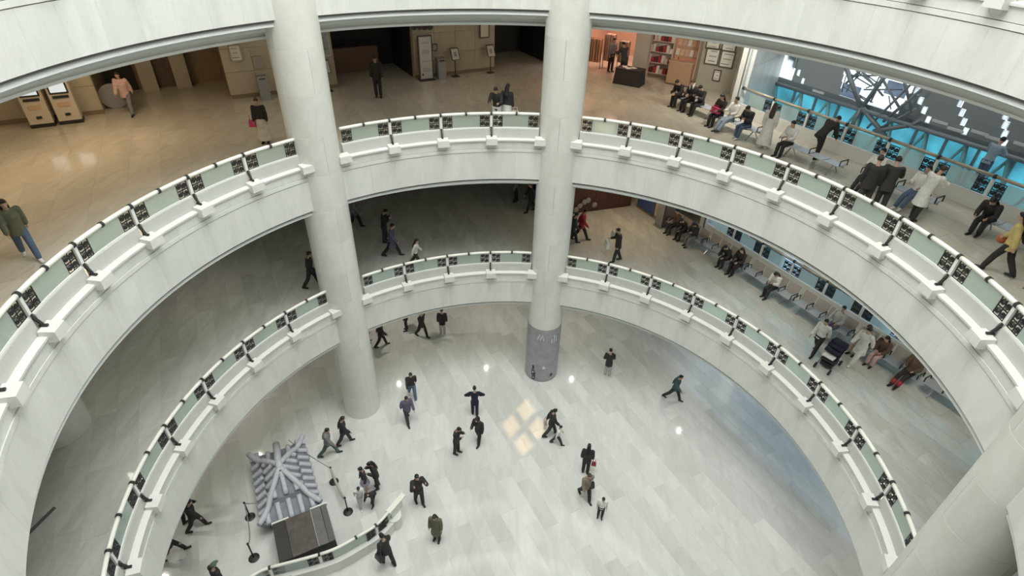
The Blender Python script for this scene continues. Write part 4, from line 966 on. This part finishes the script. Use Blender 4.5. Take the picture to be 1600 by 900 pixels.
def skirt_mb(J, drop, wide, seated=False):
    mb = MB(); p = J['pelvis']; kn = (J['kneeL'] + J['kneeR']) / 2; an = (J['ankleL'] + J['ankleR']) / 2
    dst = p.lerp(kn, min(1, drop / .42)) if drop <= .42 else kn.lerp(an, (drop - .42) / .41)
    q = p.lerp(dst, .5) * .4 + (Vector((dst.x, dst.y * .5 + p.y * .5, (p.z + dst.z) / 2))) * .6
    pts = [p.lerp(J['waist'], .6), p, q, dst]; rs = [(.145, .115), (.19, .145), (.19 + wide * .5, .16 + wide * .5), (.2 + wide, .18 + wide)]
    PP, RR = [], []
    for i in range(3):
        for k in range(4): t = k / 4; PP.append(pts[i].lerp(pts[i + 1], t)); RR.append(tuple(x + (y - x) * t for x, y in zip(rs[i], rs[i + 1])))
    PP.append(pts[-1]); RR.append(rs[-1]); mb.tube(PP, RR, 18, side=(1, 0, 0)); return mb
def shoes_mb(J):
    mb = MB()
    for n in 'LR':
        mb.tube([J['heel' + n] + Vector((0, -.02, 0)), J['ankle' + n] + Vector((0, .05, -.045)), J['toe' + n] + Vector((0, .015, -.003))], [(.04, .04), (.048, .043), (.042, .03)], 10, side=(1, 0, 0)); mb.tube([J['ankle' + n] + Vector((0, 0, .03)), J['heel' + n].lerp(J['ankle' + n], .4)], .05, 8)
    return mb
def hair_mb(J, kind):
    mb = MB(); h, R = J['head'], HR(J)
    mb.ell(h + R @ Vector((0, -.022, .035)), (.086, .096, .1), 14, 8, R); mb.ell(h + R @ Vector((0, .035, .085)), (.07, .055, .04), 12, 6, R)
    if kind == 'long':
        mb.ell(h + R @ Vector((0, -.075, -.02)), (.085, .06, .13), 12, 8, R)
        bk = [h + R @ Vector((0, -.075, 0)), h + R @ Vector((0, -.1, -.14)), J['chest'] + rotx(Vector((0, -.145, .06)), J['hr'] * .4), J['chest'] + rotx(Vector((0, -.15, -.08)), J['hr'] * .4)]
        mb.tube(bk, [(.09, .06), (.1, .055), (.11, .04), (.08, .025)], 12, side=(1, 0, 0))
    if kind == 'bun': mb.ell(h + R @ Vector((0, -.1, .09)), (.04, .04, .04), 10, 6, R)
    if kind == 'cap': mb.ell(h + R @ Vector((0, .09, .06)), (.07, .08, .012), 12, 6, R)
    if kind == 'hood': mb.ell(h + R @ Vector((0, -.04, 0)), (.11, .12, .15), 14, 8, R)
    return mb
JC = {}; LIB = {}
def want(pose, part):
    if pose not in JC: JC[pose] = skeleton(pose)
    J = JC[pose]; k = (pose, part)
    if k in LIB: return
    p = part.split(':')[0]
    mb, vx, dec = {'body': lambda: (body_mb(J), .0085, .35), 'top': lambda: (top_mb(J), .017, .6), 'tee': lambda: (top_mb(J, sleeve=.32), .017, .6), 'jacket': lambda: (top_mb(J, -.17, .032, .95, .02), .017, .6),
                   'coat': lambda: (top_mb(J, -.12, .03, .95, .01), .017, .6), 'coattail': lambda: (skirt_mb(J, .40, .03), .02, .6), 'trousers': lambda: (legs_mb(J), .017, .6), 'wide': lambda: (legs_mb(J, .035), .018, .6), 'shorts': lambda: (legs_mb(J, .025, .4), .017, .6),
                   'skirt': lambda: (skirt_mb(J, .30, .04), .018, .6), 'dress': lambda: (skirt_mb(J, .74, .10), .018, .6), 'shoes': lambda: (shoes_mb(J), .012, .5),
                   'short': lambda: (hair_mb(J, 'short'), .014, .6), 'long': lambda: (hair_mb(J, 'long'), .014, .6), 'bun': lambda: (hair_mb(J, 'bun'), .014, .6), 'cap': lambda: (hair_mb(J, 'cap'), .012, .6), 'hood': lambda: (hair_mb(J, 'hood'), .014, .6)}[p]()
    me = mb.mesh(part); o = bpy.data.objects.new('tmp', me); COL.objects.link(o)
    r = o.modifiers.new('r', 'REMESH'); r.mode = 'VOXEL'; r.voxel_size = vx; r.use_smooth_shade = True
    sm = o.modifiers.new('s', 'SMOOTH'); sm.factor = .5; sm.iterations = 1 if p == 'body' else 3
    dc = o.modifiers.new('d', 'DECIMATE'); dc.ratio = dec * .6
    LIB[k] = o
def finish():
    dg = bpy.context.evaluated_depsgraph_get()
    for k, o in list(LIB.items()):
        me = bpy.data.meshes.new_from_object(o.evaluated_get(dg)); me.name = k[1]; old = o.data; bpy.data.objects.remove(o); bpy.data.meshes.remove(old); me.materials.clear()
        if k[1] == 'body':
            J = JC[k[0]]; h, R = J['head'], HR(J); ey = [h + R @ Vector((s_ * .031, .088, .012)) for s_ in (-1, 1)]; mo = h + R @ Vector((0, .094, -.058)); idx = []
            for p in me.polygons:
                c = p.center; idx.append(1 if min((c - e_).length for e_ in ey) < .015 else (2 if (Vector(((c - mo).x * .6, (c - mo).y, (c - mo).z * 1.8))).length < .018 else 0))
            me.polygons.foreach_set('material_index', idx)
        me.polygons.foreach_set('use_smooth', [True] * len(me.polygons)); LIB[k] = me

SKIN = mat('skin', (.55, .36, .27), .55); EYE = mat('eye_dark', (.02, .015, .012), .3); LIP = mat('lip', (.42, .17, .14), .5); HAIR = mat('black_hair', (.012, .011, .012), .5); BRH = mat('brown_hair', (.05, .028, .018), .5)
CL = dict(black=(.012, .012, .014), navy=(.014, .018, .04), charcoal=(.04, .042, .046), grey=(.22, .22, .23), lgrey=(.42, .42, .42), white=(.78, .78, .76), cream=(.66, .60, .48), beige=(.42, .36, .28), pink=(.62, .42, .40), hotpink=(.55, .05, .15), olive=(.14, .14, .09), mauve=(.13, .125, .19), jeans=(.10, .15, .24), pale_jeans=(.34, .42, .52), red=(.36, .03, .035), brown=(.11, .07, .05), yellow=(.62, .50, .20), camo=(.24, .20, .15), green=(.09, .13, .11), orange=(.50, .13, .05), teal=(.06, .12, .13), lilac=(.42, .38, .5), skin=(.55, .36, .27))
def cl(c, kind='cloth'): return mat('%s_%s' % (c, kind), CL[c], .85 if kind == 'cloth' else .5, noise=.12, nscale=9)
# place: (u, v of the spot between the feet, level) or ('seat', d, s, level)
PEOPLE = [
 # ground floor
 ((540, 693), 0, 20, 'walk', 1.68, 'jacket:black', 'trousers:charcoal', 'short', 'black', 'person in a black top walking behind a grey-hooded companion by the left column'),
 ((516, 711), 0, 10, 'stride', 1.70, 'jacket:grey', 'trousers:green', 'short', 'black', 'person in grey jacket and green trousers striding beside the roof model'),
 ((638, 658), 0, -60, 'walk2', 1.70, 'jacket:mauve', 'trousers:charcoal', 'short', 'black', 'person in a slate purple jacket walking right of the left column'),
 ((645, 622), 0, -70, 'walk', 1.72, 'top:black', 'trousers:jeans', 'short', 'black', 'person in black top and jeans walking behind the purple jacket'),
 ((742, 648), 0, 95, 'elbows', 1.70, 'top:navy', 'trousers:navy', 'short', 'black', 'person in navy with both elbows held out at mid floor'),
 ((714, 708), 0, -20, 'phone', 1.68, 'jacket:black', 'trousers:black', 'short', 'black', 'person all in black looking at a phone at mid floor'),
 ((748, 692), 0, -120, 'bagarm', 1.70, 'jacket:black', 'trousers:black', 'hood', 'black', 'person in a black hooded jacket left of the warm light pattern'),
 ((860, 680), 0, 10, 'walk', 1.68, 'jacket:black', 'trousers:charcoal', 'short', 'black', 'adult in black jacket walking right of the warm light pattern'),
 ((870, 694), 0, 0, 'walk2', 1.22, 'top:white', 'trousers:charcoal', 'short', 'black', 'child in white top beside the adult in black'),
 ((948, 588), 0, 85, 'phone', 1.70, 'jacket:black', 'trousers:lgrey', 'short', 'black', 'person in black jacket and pale trousers near the centre column foot'),
 ((1050, 624), 0, -30, 'stride', 1.70, 'jacket:teal', 'trousers:charcoal', 'short', 'black', 'person in a dark grey-blue jacket hurrying on the right of the ground floor'),
 ((914, 738), 0, 80, 'stand', 1.65, 'jacket:black', 'trousers:black', 'long', 'black', 'long-haired person in black with a small red bag'),
 ((913, 778), 0, -70, 'walk', 1.66, 'jacket:camo', 'trousers:black', 'short', 'brown', 'person in a mottled brown jacket carrying a black bag'),
 ((937, 808), 0, -100, 'stand', 1.30, 'tee:white', 'trousers:black', 'short', 'black', 'child in white shirt and black trousers standing alone'),
 ((656, 787), 0, -60, 'photo', 1.78, 'jacket:black', 'trousers:black', 'short', 'black', 'person in black raising both hands to take a photo beyond the balustrade'),
 ((683, 843), 0, -100, 'stand', 1.62, 'coat:olive', 'trousers:charcoal', 'long', 'black', 'dark-haired person in a long olive coat at the lower centre'),
 ((607, 880), 0, 140, 'bagarm', 1.72, 'jacket:black', 'trousers:black', 'short', 'black', 'person in black with a shoulder bag beside the curved balustrade'),
 ((590, 762), 0, -150, 'phone', 1.68, 'jacket:black', 'trousers:black', 'long', 'black', 'long-haired adult in black standing over children near the rope posts'),
 ((573, 768), 0, -140, 'stand', 1.55, 'top:charcoal', 'skirt:lilac', 'short', 'black', 'girl in a pale lilac skirt beside the adult in black'),
 ((565, 789), 0, -60, 'walk2', 1.25, 'top:white', 'trousers:lgrey', 'short', 'black', 'small child in pale clothes nearest the rope post'),
 ((585, 786), 0, -110, 'bend', 1.15, 'jacket:black', 'trousers:black', 'short', 'black', 'child in black bending down beside the pale-clothed child'),
 ((311, 826), 0, 20, 'walk', 1.72, 'jacket:black', 'trousers:black', 'long', 'black', 'dark figure in black stepping out from under the left arc'),
 ((288, 815), 0, 60, 'bend', 1.70, 'jacket:navy', 'trousers:black', 'short', 'black', 'dark figure in navy stooping under the left arc'),
 ((275, 868), 0, 30, 'stride', 1.70, 'jacket:black', 'trousers:black', 'short', 'black', 'dark figure mostly hidden under the lower left arc'),
 ((352, 926), 0, 60, 'stand', 1.74, 'jacket:black', 'trousers:black', 'cap', 'green', 'person in a grey-green cap and black jacket at the bottom edge'),
 ((466, 947), 0, 70, 'stand', 1.66, 'jacket:charcoal', 'trousers:black', 'short', 'black', 'dark-haired person just below the curved balustrade at the bottom edge'),
 ((645, 952), 0, 90, 'stand', 1.62, 'jacket:olive', 'trousers:black', 'cap', 'olive', 'person in an olive cap barely showing at the bottom edge'),
 ((597, 541), 0, 20, 'walk', 1.70, 'jacket:black', 'trousers:black', 'short', 'black', 'figure in black under the arc right beside the left column'),
 ((576, 535), 0, 20, 'stand', 1.68, 'jacket:lgrey', 'trousers:charcoal', 'short', 'black', 'figure in a pale grey top half hidden by the left column foot'),
 ((635, 516), 0, 200, 'stand', 1.70, 'jacket:black', 'trousers:charcoal', 'short', 'black', 'figure in black deep under the arc, third from the left column'),
 ((660, 526), 0, -30, 'walk', 1.75, 'jacket:black', 'trousers:black', 'short', 'black', 'pair member in black trousers under the arc, legs apart'),
 ((692, 523), 0, 95, 'stand', 1.68, 'jacket:black', 'trousers:lgrey', 'short', 'black', 'figure in black top and pale trousers under the centre of the arc'),
 # lower gallery
 ((490, 449), 1, 10, 'walk', 1.74, 'jacket:black', 'trousers:black', 'short', 'black', 'person in black walking left of the left column on the lower gallery'),
 ((603, 378), 1, 0, 'phone', 1.72, 'jacket:black', 'trousers:charcoal', 'short', 'black', 'person in black with a phone on the lower gallery right of the left column'),
 ((614, 400), 1, 0, 'stride', 1.70, 'coat:mauve', 'trousers:black', 'short', 'black', 'person in a slate coat striding on the lower gallery'),
 ((557, 356), 1, 10, 'walk', 1.70, 'jacket:grey', 'trousers:black', 'short', 'black', 'figure in grey top emerging behind the left column on the lower gallery'),
 ((651, 417), 1, 0, 'walk2', 1.45, 'top:white', 'trousers:black', 'long', 'black', 'girl in white top and dark trousers behind the lower railing'),
 ((906, 375), 1, -10, 'stride', 1.72, 'jacket:red', 'trousers:black', 'short', 'black', 'person in a dark red jacket walking right of the centre column'),
 ((893, 381), 1, 0, 'walk', 1.68, 'jacket:charcoal', 'trousers:black', 'short', 'black', 'person in charcoal half hidden by the centre column on the lower gallery'),
 ((962, 408), 1, 190, 'bagarm', 1.70, 'jacket:black', 'trousers:charcoal', 'short', 'black', 'person in black carrying white bags on the lower gallery'),
 ((829, 331), 1, 200, 'walk', 1.68, 'jacket:charcoal', 'trousers:black', 'short', 'black', 'dim figure just left of the centre column on the lower gallery'),
 ((806, 315), 1, 180, 'stand', 1.68, 'jacket:grey', 'trousers:black', 'short', 'black', 'dim figure in grey under the upper arc left of the centre column'),
 (('seat', 13.9, -8.95), 1, 0, 'sit', 1.68, 'jacket:brown', 'trousers:charcoal', 'short', 'black', 'seated person in dark brown at the far end of the lower benches'),
 (('seat', 13.9, -8.25), 1, 0, 'sit_fwd', 1.70, 'jacket:black', 'trousers:black', 'short', 'black', 'seated person in black leaning forward at the far lower bench'),
 (('seat', 13.9, -7.6), 1, 0, 'sit_phone', 1.66, 'jacket:charcoal', 'trousers:grey', 'long', 'black', 'seated long-haired person third along the far lower bench'),
 (('seat', 14.0, -5.45), 1, 0, 'sit_fwd', 1.70, 'jacket:black', 'trousers:black', 'short', 'black', 'left one of two seated people in black on the lower benches'),
 (('seat', 14.0, -4.8), 1, 0, 'sit', 1.72, 'coat:black', 'trousers:black', 'long', 'black', 'right one of two seated people in black on the lower benches'),
 (('seat', 14.05, -2.85), 1, 0, 'sit_phone', 1.66, 'top:white', 'trousers:charcoal', 'long', 'black', 'seated person in white with long dark hair on the lower benches'),
 (('seat', 14.1, .05), 1, 0, 'sit_back', 1.70, 'top:lgrey', 'trousers:mauve', 'short', 'black', 'seated person in pale grey with legs out on the lower benches'),
 (('seat', 14.2, 1.2), 1, 0, 'sit', 1.66, 'jacket:beige', 'trousers:beige', 'long', 'brown', 'seated person in beige behind the stroller'),
 (('seat', 14.2, 1.9), 1, 0, 'sit', 1.64, 'jacket:brown', 'trousers:pink', 'long', 'black', 'seated person in brown and pink behind the striding white figure'),
 (('seat', 14.2, 3.0), 1, 0, 'sit_back', 1.70, 'jacket:brown', 'trousers:black', 'short', 'black', 'seated person in brown and black with red boots on the lower benches'),
 ((1270, 552), 1, 215, 'walk', 1.66, 'top:white', 'trousers:black', 'short', 'black', 'person in white top and black trousers beside the stroller'),
 ((1334, 566), 1, 205, 'stride', 1.70, 'coat:white', 'wide:white', 'short', 'black', 'person dressed all in white striding past the stroller'),
 # upper gallery
 ((592, 152), 2, -80, 'stand', 1.74, 'jacket:black', 'trousers:black', 'cap', 'charcoal', 'guard in black uniform standing before the dark lobby'),
 ((207, 179), 2, -75, 'walk', 1.66, 'jacket:pink', 'trousers:grey', 'short', 'brown', 'person in pale pink top and grey trousers walking out of the lift lobby'),
 ((416, 224), 2, -80, 'stand', 1.60, 'top:black', 'dress:cream', 'bun', 'brown', 'woman in black top and long cream skirt left of the left column'),
 ((52, 404), 2, -40, 'walk', 1.64, 'jacket:olive', 'trousers:jeans', 'long', 'black', 'woman in olive jacket and jeans walking at the far left'),
 ((776, 203), 2, -100, 'lean_rail', 1.72, 'top:black', 'trousers:white', 'short', 'black', 'person in black top and white trousers leaning at the upper railing'),
 ((791, 201), 2, 70, 'stand', 1.68, 'top:charcoal', 'skirt:white', 'long', 'black', 'long-haired person with white skirt standing at the upper railing'),
 ((1191, 231), 2, 60, 'stand', 1.64, 'coat:white', 'dress:white', 'long', 'brown', 'woman in a long white dress with brown hair before the benches'),
 (('seat', 13.75, -10.2), 2, 0, 'sit_fwd', 1.70, 'jacket:black', 'trousers:black', 'short', 'black', 'seated person in black at the left end of the far upper bench'),
 (('seat', 13.75, -9.55), 2, 0, 'sit', 1.70, 'jacket:black', 'trousers:black', 'short', 'brown', 'seated person in black with a white scarf on the far upper bench'),
 (('seat', 13.75, -8.95), 2, 0, 'sit_phone', 1.68, 'jacket:charcoal', 'trousers:black', 'short', 'black', 'seated person in charcoal, third on the far upper bench'),
 (('seat', 13.45, -7.5), 2, 0, 'sit', 1.68, 'jacket:black', 'trousers:black', 'long', 'black', 'seated person in black holding a bright pink bag'),
 (('seat', 13.45, -6.9), 2, 0, 'sit_back', 1.70, 'top:white', 'trousers:pale_jeans', 'short', 'black', 'seated person in white top and pale jeans beside the pink bag'),
 (('seat', 13.45, -6.0), 2, 0, 'sit_phone', 1.70, 'jacket:charcoal', 'trousers:jeans', 'short', 'black', 'seated person in charcoal jacket and jeans by the bronze rail'),
 (('seat', 13.45, -3.95), 2, 0, 'sit', 1.68, 'top:white', 'trousers:black', 'short', 'black', 'seated person in white top and black trousers right of the white dress'),
 ((1270, 248), 2, 25, 'bend', 1.76, 'jacket:black', 'trousers:black', 'short', 'black', 'person in a black jacket bending over the upper benches'),
 (('seat', 13.65, -.75), 2, 0, 'sit_back', 1.72, 'top:white', 'trousers:black', 'short', 'black', 'seated person in white top with black trousers stretched out'),
 (('seat', 13.65, .75), 2, 0, 'sit_back', 1.70, 'top:white', 'trousers:jeans', 'long', 'black', 'seated long-haired person in white shirt and jeans on the upper benches'),
 ((1340, 331), 2, 60, 'stand', 1.76, 'jacket:black', 'trousers:charcoal', 'short', 'brown', 'left one of two people in black standing at the upper railing'),
 ((1366, 336), 2, 60, 'lean_rail', 1.78, 'jacket:black', 'trousers:black', 'short', 'black', 'right one of two people in black standing at the upper railing'),
 ((1424, 344), 2, 20, 'lean_rail', 1.70, 'coat:white', 'trousers:black', 'short', 'brown', 'person in a white coat standing by the upper railing'),
 (('seat', 13.95, 2.75), 2, 0, 'sit_fwd', 1.70, 'jacket:black', 'trousers:black', 'long', 'black', 'seated person in black with a scarf facing the white coat'),
 ((1522, 290), 2, 30, 'lean_rail', 1.66, 'top:pale_jeans', 'trousers:jeans', 'short', 'black', 'person in jeans and white shoes at the bronze rail'),
 (('seat', 13.95, 4.55), 2, 0, 'sit_fwd', 1.70, 'jacket:beige', 'trousers:black', 'cap', 'charcoal', 'seated person in beige with a dark cap at the right upper bench'),
 (('seat', 14.1, 5.6), 2, 0, 'sit_fwd', 1.76, 'jacket:black', 'trousers:red', 'short', 'black', 'seated person in black with red trousers at the right edge'),
 ((1552, 426), 2, 120, 'walk', 1.70, 'jacket:yellow', 'trousers:black', 'long', 'black', 'person in a yellow top with a patterned backpack at the right'),
 ((1606, 532), 2, 170, 'lean_rail', 1.74, 'jacket:black', 'trousers:black', 'short', 'black', 'person in black at the upper railing on the right edge'),
 ((953, 112), 2, -60, 'stand', 1.66, 'top:grey', 'trousers:black', 'short', 'black', 'person in grey inside the shop left of the dark table'),
 ((972, 121), 2, 120, 'lean_rail', 1.68, 'jacket:charcoal', 'trousers:black', 'short', 'black', 'person in charcoal standing at the dark table before the shop'),
]
for pr in PEOPLE:
    for part in ('body', pr[5].split(':')[0], pr[6].split(':')[0], 'shoes', pr[7]): want(pr[3], part)
    if pr[5].startswith('coat'): want(pr[3], 'coattail')
finish()
PP = {}
GRP = {0: 'visitors on the ground floor', 1: 'visitors on the lower gallery', 2: 'visitors on the upper gallery'}
for where, lv, hd, pose, H, tp, bt, hr, hc, label in PEOPLE:
    if where[0] == 'seat': P = G(where[1] - .06, where[2], LV[lv]); hd = NANG + 180
    else: P = at(where[0], where[1], LV[lv] + .003); 
    if where[0] != 'seat': P.z = LV[lv] + .004
    sc = H / 1.70
    if where[0] == 'seat': sc = min(1.02, max(.97, sc))
    t = thing('person', label, 'person', P, rad(hd - 90), GRP[lv]); t.scale = (sc, sc, sc); PP[label] = t
    obj('body', LIB[(pose, 'body')], [SKIN, EYE, LIP], t)
    k, c = tp.split(':'); obj({'tee': 'shirt', 'top': 'shirt'}.get(k, k), LIB[(pose, k)], cl(c), t)
    if k == 'coat': obj('coat_tail', LIB[(pose, 'coattail')], cl(c), t)
    k2, c2_ = bt.split(':'); obj({'wide': 'trousers'}.get(k2, k2), LIB[(pose, k2)], cl(c2_), t)
    obj('shoes', LIB[(pose, 'shoes')], cl('white' if c2_ in ('jeans', 'lgrey', 'white', 'lilac') else 'black', 'leather'), t)
    obj({'cap': 'cap', 'hood': 'hood'}.get(hr, 'hair'), LIB[(pose, hr)], HAIR if hc == 'black' else BRH if hc == 'brown' else cl(hc), t)

# ------------------------------------------------------------------ things people carry
def person_pt(key, joint, off=(0, 0, 0)):
    t = next(o for l, o in PP.items() if key in l); pose = next(p[3] for p in PEOPLE if p[9] == t['label'])
    return t.matrix_basis @ (JC[pose][joint] + Vector(off)), t
def handbag(key, joint, off, size, c, label, strap=.22):
    P, t = person_pt(key, joint, off); b = thing('handbag', label, 'bag', P, t.rotation_euler.z)
    w, d, h = size
    obj('bag_body', MB().hexa([(-w / 2, -d / 2, -h), (w / 2, -d / 2, -h), (w / 2, d / 2, -h), (-w / 2, d / 2, -h)], [(-w * .42, -d * .3, 0), (w * .42, -d * .3, 0), (w * .42, d * .3, 0), (-w * .42, d * .3, 0)]), cl(c, 'leather'), b)
    obj('handle', MB().tube([(-w * .3, 0, -.01), (-w * .22, 0, strap * .8), (w * .22, 0, strap * .8), (w * .3, 0, -.01)], .01, 6), cl(c, 'leather'), b); return b
handbag('small red bag', 'wrR', (.08, 0, -.22), (.2, .1, .22), 'red', 'small red bag carried by the long-haired person in black')
handbag('mottled brown', 'wrL', (-.08, -.03, -.24), (.34, .16, .34), 'black', 'black bag hanging beside the mottled brown jacket')
handbag('black with a shoulder bag', 'pelvis', (-.3, .02, .05), (.16, .34, .32), 'black', 'black shoulder bag beside the curved balustrade', .3)
handbag('long cream skirt', 'elR', (.09, .03, -.2), (.24, .14, .24), 'hotpink', 'pink bag on the arm of the woman in the cream skirt')
handbag('white bags', 'wrR', (.05, .12, -.18), (.4, .2, .34), 'white', 'lower white carrier bag held by the person in black', .2)
b = handbag('white bags', 'shR', (.16, .12, .02), (.3, .2, .28), 'white', 'upper white carrier bag held by the person in black', .1)
handbag('adult in black jacket walking', 'wrL', (-.12, -.05, -.2), (.24, .14, .3), 'lgrey', 'pale bag swinging beside the adult near the light pattern')
handbag('holding a bright pink', 'pelvis', (0, .32, .30), (.44, .2, .22), 'hotpink', 'bright pink bag lying on a lap on the far upper bench', .1)
handbag('white skirt standing', 'wrR', (.1, .02, -.16), (.3, .14, .3), 'white', 'white bag held at the upper railing', .18)
# backpack and ball of the person in yellow
P, t = person_pt('yellow top', 'chest', (0, -.27, -.02)); bpk = thing('backpack', 'black and grey patterned backpack on the yellow top', 'backpack', P, t.rotation_euler.z)
obj('pack_body', MB().ell((0, 0, 0), (.18, .12, .24), 14, 9), cl('black'), bpk, smooth=True); obj('front_pocket', MB().ell((0, -.09, -.03), (.12, .05, .13), 12, 8), cl('lgrey'), bpk, smooth=True); obj('badge', MB().ell((0, -.135, -.02), (.05, .012, .07), 10, 6), cl('black', 'leather'), bpk)
P, t = person_pt('yellow top', 'wrR', (.12, .06, -.16)); tag(obj('ball', MB().ell((0, 0, 0), (.12, .12, .12), 18, 12), cl('orange', 'leather'), loc=P, smooth=True), 'orange ball held low by the person in yellow', 'ball')
# red boots
P, t = person_pt('red boots', 'ankleL'); 
for n, lab in (('L', 'left red boot of the seated person in brown and black'), ('R', 'right red boot of the seated person in brown and black')):
    J = JC['sit_back']; mb = MB().tube([J['knee' + n].lerp(J['ankle' + n], .45), J['ankle' + n] + Vector((0, 0, .02))], [.085, .075], 10); o = obj('boot', mb, cl('red', 'leather'), t, smooth=True)
# scarf
P, t = person_pt('white scarf', 'neck1'); obj('scarf', MB().tube([(-.07, .1, .95), (-.1, .16, 1.1), (0, .0, 1.2), (.1, .16, 1.1), (.07, .12, .92)], .045, 8), cl('white'), t, smooth=True)
# stroller
sp_ = at(1292, 572, Z1); st = thing('baby_stroller', 'black baby stroller with a white tray beside the person in white', 'stroller', (sp_.x, sp_.y, Z1), rad(NANG + 100))
BK = cl('black'); NV = cl('navy')
fr = MB(); 
for x in (-.24, .24): fr.tube([(x, .42, .12), (x, .05, .5), (x, -.42, 1.0)], .016, 6); fr.tube([(x, -.42, .12), (x, .05, .55)], .016, 6)
fr.tube([(-.24, -.42, 1.0), (.24, -.42, 1.0)], .02, 6); obj('frame', fr, IRON, st)
for x in (-.26, .26):
    for y in (.42, -.42): obj('wheel', MB().tube([(x - .025, y, .11), (x + .025, y, .11)], .11, 14), BK, st)
obj('seat_sling', MB().hexa([(-.22, .34, .42), (.22, .34, .42), (.22, -.12, .36), (-.22, -.12, .36)], [(-.22, .36, .5), (.22, .36, .5), (.22, -.12, .44), (-.22, -.12, .44)]), BK, st); obj('seat_back', MB().hexa([(-.22, -.1, .4), (.22, -.1, .4), (.22, -.3, .85), (-.22, -.3, .85)], [(-.22, -.16, .38), (.22, -.16, .38), (.22, -.36, .83), (-.22, -.36, .83)]), BK, st)
cn = MB(); 
for k in range(5):
    a = rad(20 + k * 35); cn.tube([(-.25, -.1 - .3 * math.cos(a), .72 + .3 * math.sin(a)), (.25, -.1 - .3 * math.cos(a), .72 + .3 * math.sin(a))], .09, 8)
obj('canopy', cn, NV, st, smooth=True); obj('tray', MB().box((0, .3, .66), (.4, .26, .05)), cl('white', 'leather'), st); obj('basket', MB().box((0, 0, .22), (.42, .5, .16)), BK, st)
tag(obj('paper_cup', MB().lathe([(.03, 0), (.042, .1), (.044, .1), (.046, .11)], 12), cl('white', 'leather'), loc=G(13.85, 5.2, Z1 + .46), smooth=False), 'white paper cup left on the right lower bench', 'cup')
